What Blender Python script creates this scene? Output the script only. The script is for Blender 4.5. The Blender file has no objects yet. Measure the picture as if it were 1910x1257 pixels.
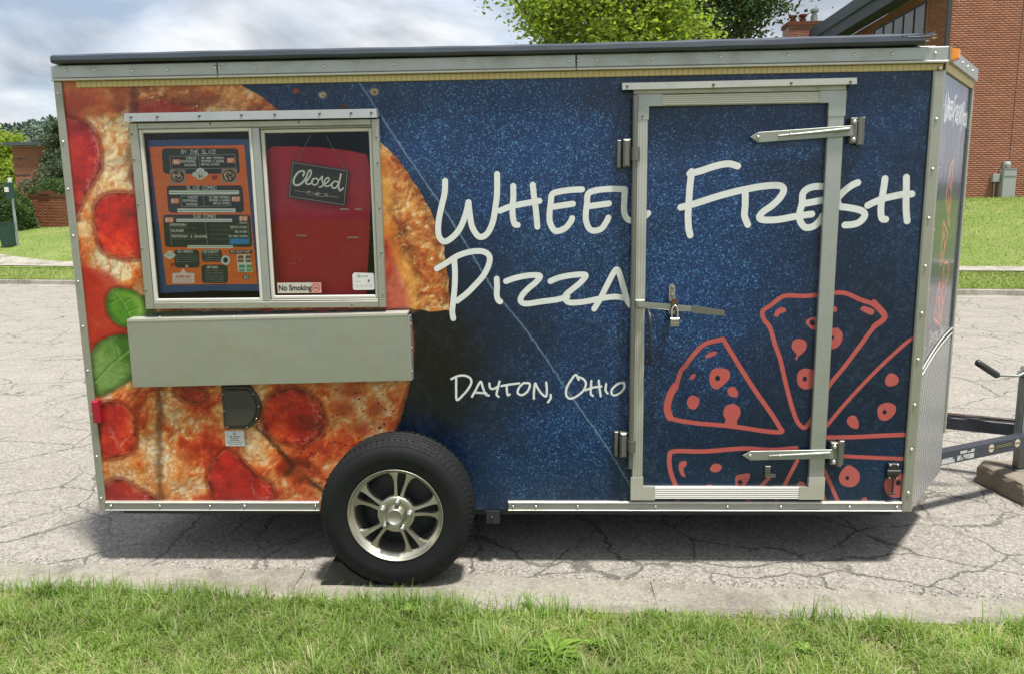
import bpy, bmesh, math, random
import numpy as np
from mathutils import Vector, Matrix
random.seed(3)
sc = bpy.context.scene
COL = sc.collection

# ---------- measured camera (pixels of the 1910x1257 photograph) ----------
IW, IH = 1910, 1257
FPX, PITCH, YAW, ROLL = 1381.93, 0.16043, -0.03855, -0.01326
CAM = np.array([2.166, -3.401, 1.6727])
def cam_axes():
    f = np.array([np.sin(YAW)*np.cos(PITCH), np.cos(YAW)*np.cos(PITCH), -np.sin(PITCH)])
    r = np.array([np.cos(YAW), -np.sin(YAW), 0.0]); u = np.cross(r, f)
    return np.cos(ROLL)*r+np.sin(ROLL)*u, -np.sin(ROLL)*r+np.cos(ROLL)*u, f
AX_R, AX_U, AX_F = cam_axes()
def at(u, v, axis, val):
    """the point of the plane axis=val that the photograph shows at pixel (u, v)"""
    d = AX_F + AX_R*(u-IW/2)/FPX - AX_U*(v-IH/2)/FPX
    return CAM + (val-CAM[axis])/d[axis]*d
# trailer body
TL, ZB, ZT, ZR, TW = 3.91, 0.279, 2.305, 2.366, 2.20

# ---------- a small painter for flat prints ----------
rng = np.random.default_rng(7)
def vnoise(h, w, cell, seed, cellx=None):
    r = np.random.default_rng(seed); cx = cellx or cell
    gh, gw = int(h/cell)+4, int(w/cx)+4
    g = r.random((gh, gw)).astype(np.float32)
    y = np.arange(h, dtype=np.float32)/cell; x = np.arange(w, dtype=np.float32)/cx
    yi = y.astype(int); xi = x.astype(int); fy = y-yi; fx = x-xi
    fy = fy*fy*(3-2*fy); fx = fx*fx*(3-2*fx)
    rows = g[yi]*(1-fy)[:, None]+g[yi+1]*fy[:, None]
    return rows[:, xi]*(1-fx)[None]+rows[:, xi+1]*fx[None]
def fbm(h, w, cell, seed, octs=4, gain=.5, cellx=None):
    a, s, t = 1.0, 0, 0
    cx = cellx or cell
    for k in range(octs):
        c = cell/2**k
        if c < 1.2: break
        s = s+a*vnoise(h, w, c, seed+31*k, cx/2**k); t += a; a *= gain
    return s/t
def warp(img, dx, dy):
    h, w = img.shape[:2]
    yy, xx = np.mgrid[0:h, 0:w]
    return img[np.clip(yy+dy, 0, h-1).astype(int), np.clip(xx+dx, 0, w-1).astype(int)]
def ss(a, b, x):
    t = np.clip((x-a)/(b-a), 0, 1); return t*t*(3-2*t)
def cr(pts, n=8, closed=False):
    """Catmull-Rom through the points"""
    p = np.array(pts, float)
    if len(p) < 3: return p
    q = np.vstack([p[-1:], p, p[:2]]) if closed else np.vstack([2*p[0]-p[1], p, 2*p[-1]-p[-2]])
    out = []
    for i in range(1, len(q)-2):
        for t in np.linspace(0, 1, n, endpoint=False):
            a, b, c, d = q[i-1:i+3]
            out.append(.5*(2*b+(c-a)*t+(2*a-5*b+4*c-d)*t*t+(3*b-a-3*c+d)*t**3))
    out.append(q[-2]); return np.array(out)
def blur0(z, r):
    for ax in (0, 1):
        q = np.cumsum(np.pad(z, [(r, r) if i == ax else (0, 0) for i in (0, 1)], mode='edge'), axis=ax, dtype=np.float64)
        z = (np.take(q, range(2*r, q.shape[ax]), ax)-np.take(q, range(0, q.shape[ax]-2*r), ax))/(2*r)
    return z.astype(np.float32)
class Canvas:
    def __init__(s, w, h, col=(0, 0, 0), mp=None):
        s.w, s.h = w, h; s.a = np.empty((h, w, 3), np.float32); s.a[:] = np.array(col, np.float32)/255
        s.mp = mp or (lambda p: p)
    def box(s, p, r):
        x0 = max(int(p[:, 0].min()-r), 0); x1 = min(int(p[:, 0].max()+r)+2, s.w)
        y0 = max(int(p[:, 1].min()-r), 0); y1 = min(int(p[:, 1].max()+r)+2, s.h)
        return x0, x1, y0, y1
    def grid(s, b, jit=None):
        x0, x1, y0, y1 = b
        X, Y = np.meshgrid(np.arange(x0, x1, dtype=np.float32)+.5, np.arange(y0, y1, dtype=np.float32)+.5)
        if jit is not None:
            amp, cell, sd = jit
            X = X+amp*(fbm(y1-y0, x1-x0, cell, sd, 3)-.5)*2; Y = Y+amp*(fbm(y1-y0, x1-x0, cell, sd+5, 3)-.5)*2
        return X, Y
    def segd(s, X, Y, p):
        d = np.full(X.shape, 1e9, np.float32)
        for (ax, ay), (bx, by) in zip(p[:-1], p[1:]):
            ex, ey = bx-ax, by-ay; L = ex*ex+ey*ey+1e-9
            t = np.clip(((X-ax)*ex+(Y-ay)*ey)/L, 0, 1)
            d = np.minimum(d, (X-ax-t*ex)**2+(Y-ay-t*ey)**2)
        return np.sqrt(d)
    def put(s, b, m, col, jitcol=0):
        x0, x1, y0, y1 = b
        if x1 <= x0 or y1 <= y0: return
        t = s.a[y0:y1, x0:x1]
        c = col if isinstance(col, np.ndarray) else np.array(col, np.float32)/255
        t += (c-t)*m[..., None]
    def stroke(s, pts, w, col, n=6, soft=1.0, alpha=1.0, smooth=True, closed=False, jit=None, scale=None):
        p = s.mp(np.array(pts, float)); p = cr(p, n, closed) if smooth else (np.vstack([p, p[:1]]) if closed else p)
        b = s.box(p, w+soft*2+4)
        if b[1] <= b[0] or b[3] <= b[2]: return
        X, Y = s.grid(b, jit); d = s.segd(X, Y, p)
        s.put(b, alpha*(1-ss(w/2-soft, w/2+soft, d)), col)
    def sdf(s, pts, smooth=True, n=6, pad=8, jit=None):
        p = s.mp(np.array(pts, float)); p = cr(p, n, True) if smooth else np.vstack([p, p[:1]])
        b = s.box(p, pad)
        if b[1] <= b[0] or b[3] <= b[2]: return b, None
        X, Y = s.grid(b, jit); d = s.segd(X, Y, p); ins = np.zeros(X.shape, bool)
        for (ax, ay), (bx, by) in zip(p[:-1], p[1:]):
            if ay == by: continue
            c = (ay > Y) != (by > Y); ins ^= c & (X < (bx-ax)*(Y-ay)/(by-ay)+ax)
        return b, np.where(ins, -d, d)
    def poly(s, pts, col, smooth=True, soft=1.0, alpha=1.0, jit=None, n=6):
        b, d = s.sdf(pts, smooth, n, soft*2+6+(jit[0] if jit else 0), jit)
        if d is None: return
        s.put(b, alpha*(1-ss(-soft, soft, d)), col)
    def ell(s, cx, cy, rx, ry, col, rot=0, **k):
        t = np.linspace(0, 2*np.pi, 14, endpoint=False)
        x, y = rx*np.cos(t), ry*np.sin(t); c, q = np.cos(rot), np.sin(rot)
        s.poly(np.stack([cx+x*c-y*q, cy+x*q+y*c], 1), col, **k)
# strokes traced in enlargements: (x0, y0, scale) places them in the photograph
KA, KB, KS, KD, KR = (800, 280, .27044), (1140, 130, .38986), (1530, 300, .11137), (830, 685, .18325), (1140, 520, .35006)
def tr(k, pts): return [(k[0]+x*k[2], k[1]+y*k[2]) for x, y in pts]
WHEEL = [tr(KA, p) for p in [
 [(112,215),(108,300),(85,400),(66,500),(68,590),(105,632),(160,605),(215,540),(255,440),(273,362)],
 [(273,362),(282,440),(298,530),(345,598),(400,580),(440,500),(458,400),(470,300),(470,168)],
 [(490,420),(560,392),(650,372),(762,352)], [(582,250),(582,330),(576,400),(580,470),(592,512),(612,518)], [(716,242),(726,330),(736,400),(742,460),(748,530)],
 [(1056,273),(980,277),(900,288),(850,308),(840,370),(832,440),(835,500),(860,550),(890,560),(940,540),(975,500),(988,472)], [(845,395),(920,383),(993,372)],
 [(1350,272),(1250,270),(1150,280),(1098,305),(1090,370),(1082,440),(1084,490),(1105,542),(1140,558),(1190,543),(1222,500),(1238,468)], [(1095,390),(1170,380),(1242,370)],
 [(1352,275),(1348,340),(1346,420),(1362,470),(1395,488),(1440,485),(1485,462),(1512,437)]]]
PIZZA = [tr(KA, p) for p in [
 [(54,818),(120,780),(200,730),(290,702),(370,700),(414,728),(416,780),(380,860),(320,930),(260,990),(195,1040)],
 [(175,760),(180,850),(177,950),(168,1040),(161,1110),(168,1160)], [(468,888),(470,950),(468,1000),(478,1035),(492,1045)],
 [(532,905),(600,882),(690,865),(765,868),(740,910),(690,952),(645,1000),(632,1040),(670,1060),(780,1045),(880,1032),(955,1012)],
 [(838,905),(900,880),(990,863),(1080,862),(1050,910),(990,960),(945,1000),(945,1035),(980,1053),(1080,1045),(1180,1025),(1280,1012),(1360,1022)],
 [(1140,1095),(1180,1030),(1230,930),(1275,845),(1300,825),(1320,870),(1345,960),(1365,1030),(1388,1070)]]]
FRESH = [tr(KB, p) for p in [
 [(384,490),(376,560),(371,630),(367,700),(370,760),(377,792)], [(375,500),(430,485),(500,462),(560,452),(604,463)],
 [(332,660),(400,642),(500,610),(600,583),(720,560),(800,556),(824,575),(808,612),(770,650),(725,682),(708,708),(730,720),(800,718),(870,705),(958,692)],
 [(640,590),(640,650),(637,700),(652,742)],
 [(1030,560),(960,563),(918,590),(912,640),(900,690),(905,730),(930,756),(970,748),(1003,715),(1010,700)], [(918,642),(960,635),(1025,622)]]]+[tr(KS, p) for p in [
 [(628,370),(560,400),(450,470),(345,570),(290,640),(300,725),(340,770),(450,785),(600,812),(700,845),(745,900),(720,970),(640,1040),(540,1070),(412,1080)],
 [(1085,305),(1065,450),(1040,600),(1018,750),(1018,900),(1040,975),(1095,985)], [(1442,282),(1442,450),(1437,650),(1440,850),(1455,1010)],
 [(795,752),(900,700),(1050,640),(1250,592),(1400,565),(1535,560)]]]
DAYTON = [tr(KD, p) for p in [
 [(65,115),(130,85),(200,80),(255,105),(268,150),(240,210),(190,270),(122,328),(114,230),(114,112)],
 [(275,295),(310,230),(362,142),(385,200),(415,270),(445,282)], [(310,252),(420,260)], [(452,160),(460,205),(492,215),(540,190)],
 [(555,140),(540,200),(525,270),(545,295)], [(575,185),(660,170),(755,158)], [(628,178),(630,230),(638,278),(658,272)],
 [(800,155),(755,200),(740,255),(780,278),(830,250),(860,200),(858,160),(800,155)], [(905,315),(905,250),(918,160),(945,210),(990,270),(1030,290),(1037,220),(1030,150)],
 [(1075,275),(1075,310),(1048,350)], [(1360,122),(1330,72),(1280,130),(1237,210),(1235,280),(1275,314),(1340,290),(1410,230),(1435,160),(1405,112),(1358,95)],
 [(1490,135),(1485,210),(1485,268),(1505,285)], [(1565,130),(1572,200),(1585,290)], [(1430,228),(1500,203),(1590,190)], [(1640,165),(1635,230),(1655,262)],
 [(1820,152),(1760,165),(1700,220),(1697,265),(1730,280),(1790,250),(1825,200),(1820,152)]]]
RED = dict(lines=[(tr(KR, p), w) for p, w in [
 ([(595,320),(500,345),(440,400),(395,460),(370,490),(347,560),(325,600),(300,660),(300,720),(335,745),(450,765),(600,778),(700,790),(820,808),(905,812),(895,785),(850,712),(750,570),(665,435),(595,320)], 25),
 ([(340,570),(312,620),(298,690),(312,735)], 40),
 ([(1060,90),(1010,92),(920,92),(850,140),(806,172),(812,215),(845,260),(872,350),(900,430),(930,560),(962,680),(992,760),(1028,790),(1052,765),(1100,690),(1160,570),(1240,470),(1330,350),(1390,270),(1440,225),(1455,200),(1400,140),(1330,112),(1240,76),(1150,80),(1060,90)], 24),
 ([(1400,125),(1458,200),(1400,255)], 30),
 ([(1615,312),(1560,350),(1400,500),(1250,660),(1150,780)], 21), ([(1100,845),(1150,843),(1300,840),(1460,832),(1640,826)], 25),
 ([(1060,915),(1220,940),(1400,950),(1640,960)], 22), ([(1120,990),(1145,1040),(1212,1190)], 22), ([(1120,1120),(1148,1200)], 20),
 ([(985,898),(850,908),(700,900),(500,915),(335,915),(310,945),(315,1020),(345,1110),(356,1200)], 26),
 ([(990,965),(930,1080),(870,1200)], 22), ([(850,1045),(780,1120),(715,1195)], 22)]],
 blobs=[(tr(KR, p)) for p in [
 [(500,412),(520,392),(558,384),(560,398),(535,412),(505,420)], [(418,520),(438,502),(450,508),(440,530),(422,536)],
 [(522,520),(538,482),(580,472),(625,485),(630,525),(600,560),(558,586),(528,560)], [(618,590),(635,573),(660,578),(675,605),(668,626),(632,622)],
 [(402,655),(415,625),(440,618),(466,635),(466,665),(445,692),(415,685)], [(596,715),(610,675),(645,663),(680,680),(688,715),(670,752),(665,785),(600,780),(608,750)],
 [(866,195),(880,165),(905,152),(930,160),(925,178),(900,185),(885,202)], [(960,365),(970,328),(1000,318),(1035,332),(1038,368),(1015,398),(995,412),(990,428),(978,425),(985,400)],
 [(988,530),(1000,488),(1035,475),(1075,485),(1090,530),(1070,575),(1030,586),(1000,568)], [(1150,300),(1165,270),(1205,262),(1232,290),(1228,335),(1195,370),(1150,365)],
 [(1035,235),(1050,212),(1085,203),(1110,215),(1100,262),(1072,270)], [(1160,150),(1195,148),(1205,165),(1190,178)],
 [(1330,155),(1350,147),(1400,165),(1395,190),(1375,190),(1335,170)], [(1460,535),(1478,505),(1510,505),(1532,530),(1522,560),(1485,572),(1462,560)],
 [(1418,705),(1430,672),(1475,657),(1515,675),(1512,715),(1470,752),(1430,745)], [(1255,760),(1270,730),(1300,728),(1318,760),(1315,795),(1280,790)],
 [(1214,1050),(1235,1010),(1270,990),(1315,1020),(1325,1060),(1300,1100),(1255,1105),(1222,1085)], [(1455,1100),(1475,1050),(1530,1030),(1600,1060),(1600,1120),(1540,1160),(1480,1155)],
 [(1330,1185),(1345,1162),(1362,1165),(1362,1190)], [(358,1000),(365,975),(395,965),(402,985),(385,1005),(390,1035),(395,1052),(370,1040)],
 [(526,1005),(545,982),(580,985),(588,1005),(565,1025),(535,1022)], [(662,1050),(700,1035),(738,1035),(730,1070),(700,1105),(665,1105)],
 [(495,1120),(515,1090),(560,1105),(580,1130)], [(985,1120),(1000,1075),(1040,1090),(1050,1130)]]],
 holes=[tuple(tr(KR, [(x, y)])[0])+(r*.35,) for x, y, r in [(566,527,13),(1030,530,12),(1180,312,8),(1457,708,11),(1258,1058,10),(1530,1083,14),(1070,233,15),(686,1080,12)]])

def paint_wrap(TWX=3072):
    th = int(TWX*(ZT-ZB)/TL); k = TWX/TL
    def mp(p):
        q = np.array([at(u, v, 1, 0.0) for u, v in p]); return np.stack([q[:, 0]*k, (ZT-q[:, 2])*k], 1)
    c = Canvas(TWX, th, (14, 32, 72), mp); h, w = th, TWX; pk = k/407.   # texels per photo pixel
    # ---- navy leather print ----
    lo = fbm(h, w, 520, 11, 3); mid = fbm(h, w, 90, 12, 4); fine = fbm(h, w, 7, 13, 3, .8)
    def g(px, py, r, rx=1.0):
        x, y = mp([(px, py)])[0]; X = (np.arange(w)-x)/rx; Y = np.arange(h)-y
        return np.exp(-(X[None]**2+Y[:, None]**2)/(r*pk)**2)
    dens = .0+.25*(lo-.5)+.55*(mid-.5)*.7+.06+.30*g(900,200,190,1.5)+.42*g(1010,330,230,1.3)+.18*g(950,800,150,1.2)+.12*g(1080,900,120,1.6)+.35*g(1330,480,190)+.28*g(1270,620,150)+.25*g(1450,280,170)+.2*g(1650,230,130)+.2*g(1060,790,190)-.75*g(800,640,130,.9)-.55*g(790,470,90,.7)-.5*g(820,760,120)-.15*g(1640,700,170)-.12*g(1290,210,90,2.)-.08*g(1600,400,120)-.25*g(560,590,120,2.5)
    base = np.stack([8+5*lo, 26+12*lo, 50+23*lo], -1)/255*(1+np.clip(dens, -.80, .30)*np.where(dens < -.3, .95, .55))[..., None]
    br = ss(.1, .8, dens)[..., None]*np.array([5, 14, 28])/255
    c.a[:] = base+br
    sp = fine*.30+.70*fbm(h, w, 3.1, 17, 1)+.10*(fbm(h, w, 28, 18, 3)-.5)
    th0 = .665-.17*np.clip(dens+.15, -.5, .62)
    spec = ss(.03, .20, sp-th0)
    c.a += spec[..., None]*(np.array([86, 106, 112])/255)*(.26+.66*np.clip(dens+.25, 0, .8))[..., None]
    vein = 1-np.abs(fbm(h, w, 22, 19, 4, .7)-.5)*2; c.a += (ss(.93, 1, vein)*np.clip(dens+.15, 0, .6))[..., None]*np.array([16, 30, 46])/255
    st = np.random.default_rng(5); n = 5200
    for x, y, v in zip(st.integers(0, w-3, n), st.integers(0, h-3, n), st.random(n)**2):
        if dens[y, x] > -.25: c.a[y:y+2, x:x+2] += (np.array([120, 145, 165])/255)*(.25+.6*v)
    # dust and the folds of the vinyl
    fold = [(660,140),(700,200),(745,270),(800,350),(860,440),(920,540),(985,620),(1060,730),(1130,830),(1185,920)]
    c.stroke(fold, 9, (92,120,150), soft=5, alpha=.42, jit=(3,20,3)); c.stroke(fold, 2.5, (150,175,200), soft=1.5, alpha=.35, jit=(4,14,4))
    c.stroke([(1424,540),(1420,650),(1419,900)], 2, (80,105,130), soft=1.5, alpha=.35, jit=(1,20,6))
    # ---- pizza ----
    P = [(90,150),(300,140),(430,150),(480,175),(530,212),(620,240),(706,262),(740,295),(775,345),(805,395),(826,450),(836,520),(839,579),(800,580),(765,576),(560,578),(300,582),(300,640),(500,640),(770,600),(773,650),(764,718),(748,780),(722,830),(690,880),(640,950),(90,950)]
    Pl = [tuple(q) for q in P]
    b, d = c.sdf(Pl, smooth=False, pad=30, jit=(5, 26, 41))
    x0, x1, y0, y1 = b; H2, W2 = y1-y0, x1-x0
    wx = (fbm(H2, W2, 120, 51, 4)-.5)*150; wy = (fbm(H2, W2, 120, 52, 4)-.5)*150
    n1 = warp(fbm(H2, W2, 150, 53, 6, .58), wx, wy); n2 = warp(fbm(H2, W2, 60, 54, 5, .6), wy, wx); n3 = fbm(H2, W2, 16, 55, 4, .65)
    n1 = .5*n1+.5*blur0(n1, 4)
    n1 = (n1-n1.mean())/n1.std(); n2 = (n2-n2.mean())/n2.std(); n3 = (n3-n3.mean())/n3.std()
    bias = np.zeros((H2, W2), np.float32)
    for u, v, r_, am in [(225,235,34,.22),(238,300,44,.30),(180,235,24,.16),(246,345,24,.2),(160,420,16,.14),(172,478,26,.26),(215,508,36,.32),(130,200,40,-.22),(262,330,14,-.3),(158,360,20,-.12),(150,530,30,-.25),
                         (228,905,44,.30),(322,765,32,.30),(335,900,34,.24),(430,840,20,.12),(625,765,36,.14),(690,738,26,.2),(262,760,26,-.28),(352,825,22,-.26),(400,742,30,-.18),(470,865,26,-.28),(560,872,34,-.26),(590,850,30,-.2),(380,900,12,.1)]:
        bx, by = mp([(u, v)])[0]; bias += am*np.exp(-((np.arange(W2)+x0-bx)[None]**2+(np.arange(H2)+y0-by)[:, None]**2)/(r_*pk)**2)
    t = .515+.12*n1+.085*n2+.03*n3+warp(bias, wx*.35, wy*.35)
    stops = [(-.2,(120,26,16)),(.16,(168,42,24)),(.32,(200,74,38)),(.42,(216,108,56)),(.52,(224,146,84)),(.62,(228,172,112)),(.74,(232,196,146)),(.90,(232,208,164)),(1.3,(240,224,190))]
    xs = [s[0] for s in stops]
    col = np.stack([np.interp(t, xs, [s[1][i] for s in stops]) for i in range(3)], -1)
    # golden oil and browned spots
    oil = ss(.5, 1.6, warp(n2, wx*.5, wy*.5))*ss(.3, .6, t); col += (np.array([236,150,64])-col)*(oil*.32)[..., None]
    rg = 1-np.abs(2*warp(fbm(H2, W2, 46, 57, 4, .6), wx*.3, wy*.3)-1)
    brn = ss(.80, .97, rg)*ss(.33, .6, t); col += (np.array([190,84,40])-col)*(brn*.42)[..., None]
    gold = ss(.2, 1.5, -n2)*ss(.36, .5, t)*(1-ss(.62, .8, t)); col += (np.array([226,132,52])-col)*(gold*.5)[..., None]
    hl = ss(1.35, 2.4, n3+.5*n2)*ss(.4, .65, t); col += (np.array([250,240,220])-col)*(blur0(hl, 2)*.55)[..., None]
    nb = blur0(blur0(n1*.8+n2*.45+n3*.10, 3), 3)
    grad = np.gradient(nb); em = np.clip((grad[0]+grad[1]*.6)*1.6, -.08, .12)
    em = em+.35*(blur0(em, 2)-em)
    col = col*(1-em[..., None])
    # crust along the rim
    arc = [(250,175),(330,150),(400,162),(480,190),(560,225),(640,245),(706,290),(745,350),(782,430),(800,500),(806,585)]
    pa = cr(mp(arc), 6); X, Y = c.grid(b); da = c.segd(X, Y, pa)/pk
    cm = 1-ss(26, 48, da+6*n2); cc = np.interp(n2*.5+n3*.32+.15*n1, [-1.4,-.5,.2,.9,1.7], [0,1,2,3,4])
    ct = np.array([(142,62,32),(180,88,42),(206,126,62),(222,160,92),(240,208,150)], float); ci = cc.astype(int).clip(0, 3); cf = (cc-ci)[..., None]
    crc = ct[ci]*(1-cf)+ct[ci+1]*cf; crc *= (1-.012*np.clip(da-12, 0, 30))[..., None]; crc = crc*(1-em[..., None]*1.2)
    fl = ss(.9, 1.9, n3)*ss(.48, .66, fbm(H2, W2, 70, 59, 3)); crc += (np.array([246,226,190])-crc)*(fl*.7)[..., None]
    col += (crc-col)*cm[..., None]
    c.put(b, 1-ss(-1.5, 1.5, d), (col/255).astype(np.float32))
    # inner glow of the crust: melted yellow edge
    c.stroke([(716,310),(722,400),(735,455),(762,520),(768,570)], 26*pk, (240,160,60), soft=14, alpha=.55, jit=(10,24,61))
    # ruddy areas
    def blot(p, cl, a, j=14, s=12): c.poly(p, cl, soft=s*pk, alpha=a, jit=(j, 40, 63+int(p[0][0])))
    blot([(150,500),(200,510),(250,560),(245,640),(170,650),(150,560)], (186,40,26), .8)
    blot([(112,155),(235,150),(250,190),(200,215),(118,215)], (202,92,52), .55)
    blot([(262,190),(330,195),(370,212),(262,214)], (168,28,20), .8)
    blot([(720,470),(740,500),(762,578),(716,578)], (190,60,60), .65)
    blot([(262,150),(420,158),(500,200),(350,196)], (212,132,84), .35)
    # seams between the slices
    def seam(p, wd, a=.8, cl=(56,18,12)): c.stroke(p, wd*pk, cl, soft=wd*.6*pk, alpha=a*.75, jit=(13, 24, 71+int(wd)))
    seam([(252,145),(250,180),(248,214)], 11, .8, (70,28,34)); seam([(297,724),(299,790),(297,850),(298,935)], 12, .7); seam([(480,795),(520,838),(560,880),(602,914)], 9, .95, (34,12,8))
    seam([(535,880),(548,880),(560,888)], 12, .9, (24,8,6)); seam([(540,855),(580,870)], 22, .5); seam([(120,640),(190,640),(240,610)], 6, .25)
    # pepperoni
    def pep(p, cl=(188,34,22), seed=1, sh=(220,90,70)):
        pj = (4, 30, 80+seed)
        bb, dd = c.sdf(p, True, 6, 22, pj)
        if dd is None: return
        e = dd/pk; hh, ww = dd.shape; n = fbm(hh, ww, 34, 200+seed, 5, .6); m = fbm(hh, ww, 9, 230+seed, 3, .7); v = fbm(hh, ww, 90, 260+seed, 2)
        q = np.array(cl, float)[None, None]*(.74+.46*v[..., None]+.55*(n[..., None]-.5)+.18*(m[..., None]-.5))
        q[..., 1] += 34*ss(.5, .85, n*.5+v*.5); q[..., 2] += 8
        dark = ss(-9, -1, e)*.35; q *= (1-dark)[..., None]
        c.put(bb, (1-ss(0, 7, np.abs(e-3)))*.55, (120,24,14))
        c.put(bb, 1-ss(-1.2, 1.2, e), (q/255).astype(np.float32))
        ring = ss(-18, -11, e)*(1-ss(-7, -3, e)); g1 = np.gradient(m)[0]*9; side = ss(-.2, .7, np.linspace(-1, 1, ww)[None]*.8+np.linspace(-1, 1, hh)[:, None]*.5)
        gl = ring*ss(.50, .72, m+g1*.3)*ss(.42, .62, n); c.put(bb, gl*.62*(.12+.88*side), (236,188,168)); bub = ss(.58, .8, n)*ss(.5, .7, v)*ss(-40, -10, e); c.put(bb, bub*.35, (226,120,70)); pit = ss(.60, .74, 1-m)*ss(.5, .8, 1-n); c.put(bb, pit*.35*(1-ss(-3, 0, e)), (120,20,14))
        c.put(bb, ss(-7, -4, e)*(1-ss(-2.5, 0, e))*.5*ss(.35, .6, n), (232,120,70))
        s2 = ss(.66, .84, m)*ss(.5, .72, n)*(1-ss(-8, 0, e)); c.put(bb, s2*.45, (240,150,120))
    pep([(100,222),(140,223),(172,240),(187,280),(186,318),(168,348),(150,385),(138,412),(118,420),(100,300)], (180,36,30), 1)
    pep([(176,395),(188,370),(222,360),(262,368),(290,400),(285,470),(255,482),(215,480),(186,458)], (208,40,24), 2)
    pep([(176,765),(205,748),(238,760),(254,795),(250,835),(225,850),(190,850),(182,800)], (186,40,26), 3)
    pep([(490,770),(502,740),(545,722),(590,742),(606,780),(598,812),(565,830),(520,822),(495,800)], (182,34,22), 4)
    pep([(422,836),(400,855),(388,885),(394,915),(412,940),(500,940),(508,905),(480,885),(445,852)], (196,32,22), 5)
    pep([(196,905),(225,892),(258,910),(300,940),(196,940)], (176,38,30), 6)
    pep([(326,726),(360,716),(385,735),(370,752),(340,745)], (184,50,28), 7)
    pep([(250,312),(280,318),(290,345),(262,352),(246,335)], (196,60,60), 8)
    for i, (x, y, rx, ry) in enumerate([(560,880,16,12),(350,850,18,14),(640,760,26,20),(672,800,20,16),(655,728,30,16),(700,760,18,22)]):
        c.ell(x, y, rx, ry, (196,84,40), soft=7*pk, alpha=.65, jit=(10, 22, 300+i))
        c.ell(x+2, y+2, rx*.6, ry*.5, (150,44,22), soft=6*pk, alpha=.5, jit=(8, 14, 310+i))
    # glossy white smears
    for p in [[(168,240),(182,275),(178,320),(160,352)],[(205,800),(222,830),(240,815)],[(575,742),(585,770),(592,800)],[(470,905),(478,925),(496,930)]]:
        c.stroke(p, 4*pk, (240,214,200), soft=3.5*pk, alpha=.34, jit=(16, 9, 401))
    # basil
    def leaf(p, ribs, a=(70,128,34), bcol=(120,168,70), seed=0):
        bb, dd = c.sdf(p, True, 6, 10, (1.5, 30, 500+seed))
        hh, ww = dd.shape; n = fbm(hh, ww, 80, 510+seed, 4, .5); f = fbm(hh, ww, 12, 520+seed, 3)
        q = np.array(a, float)+(np.array(bcol, float)-np.array(a))*ss(.25, .75, n)[..., None]; q = q*(1+.22*(f-.5))[..., None]*(1-.3*ss(-14*pk, 0, dd))[..., None]
        c.put(bb, (1-ss(0, 9*pk, dd))*.4, (60,26,14)); c.put(bb, 1-ss(-1.2, 1.2, dd), (q/255).astype(np.float32))
        for i, r in enumerate(ribs):
            c.stroke(r, (4 if i == 0 else 2.4)*pk, (46,98,24), soft=2.5*pk, alpha=.55); c.stroke([(x+2, y+1.5) for x, y in r], (2.4 if i == 0 else 1.4)*pk, (178,208,128), soft=1.8*pk, alpha=.6)
    leaf([(238,600),(262,588),(300,582),(345,580),(372,584),(350,592),(300,598)], [], (40,78,40), (70,110,60), 3)
    leaf([(262,556),(280,560),(286,585),(270,602),(258,590)], [], (58,96,44), (90,130,70), 4)
    leaf([(198,560),(206,542),(222,537),(248,542),(266,556),(274,580),(262,600),(236,611),(212,600),(200,582)], [[(215,545),(232,570),(250,606)],[(228,565),(245,556)],[(238,582),(256,574)],[(222,556),(206,566)]], (84,140,36), (138,182,74), 1)
    leaf([(170,668),(180,642),(205,627),(238,624),(262,640),(262,690),(236,712),(206,730),(180,737),(172,705)], [[(176,712),(205,680),(245,648)],[(205,680),(196,655)],[(222,666),(214,640)],[(196,690),(226,700)],[(215,672),(246,680)]], (66,112,30), (124,160,84), 2)
    # stray bits on the navy ground
    for x, y, r, cl in [(552,171,6,(190,60,40)),(602,178,7,(205,190,140)),(698,172,8,(190,160,110)),(640,200,7,(90,30,24)),(648,166,3,(60,30,30))]:
        c.ell(x, y, r, r*.95, cl, soft=2.5*pk, alpha=.9, jit=(4, 9, 600+x))
        c.ell(x+1, y+1, r*.35, r*.3, (60,50,30), soft=1.5*pk, alpha=.6)
    c.stroke([(380,580),(560,582),(765,578)], 8*pk, (24,22,34), soft=5*pk, alpha=.5)
    for x, y, r in [(600,578,10),(640,580,8),(500,577,8)]: c.ell(x, y, r*1.4, r*.7, (150,50,50), soft=2*pk, alpha=.8, jit=(5, 9, 620+r))
    c.stroke([(768,604),(773,640),(767,700),(750,760),(738,805)], 7*pk, (96,44,26), soft=4*pk, alpha=.6)
    dk = rng
    for i in range(70):
        u, v = 560+dk.random()*180, 725+dk.random()*190
        c.ell(u, v, 1.2+dk.random()*1.5, 1.2+dk.random(), (50,16,8), soft=1, alpha=.7)
    # ---- drawings and lettering ----
    RD = (196,92,88)
    for p, wd in RED['lines']: c.stroke(p, wd*.35*pk+3, (12,18,34), soft=2.5, alpha=.5)
    for p in RED['blobs']: c.poly(p, RD, soft=.9)
    for p, wd in RED['lines']: c.stroke(p, wd*.35*pk, RD, soft=.9)
    for x, y, r in RED['holes']: c.ell(x, y, r, r*1.1, (20,24,40), soft=.9)
    WH = (236,239,236)
    for S, wd in [(WHEEL,11.2),(PIZZA,11),(FRESH,12.4),(DAYTON,4.5)]:
        for p in S: c.stroke(p, (wd+2.2)*pk, (8,14,28), soft=2, alpha=.45)
        for p in S: c.stroke(p, wd*pk, WH, soft=.9)
    # hairline folds over the letters, small scuffs, dust
    c.stroke(fold, 2.5, (235,240,240), soft=2, alpha=.35, jit=(4,14,4)); c.stroke([(1424,540),(1420,650),(1419,900)], 1.6, (60,50,60), soft=1.2, alpha=.35)
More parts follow.
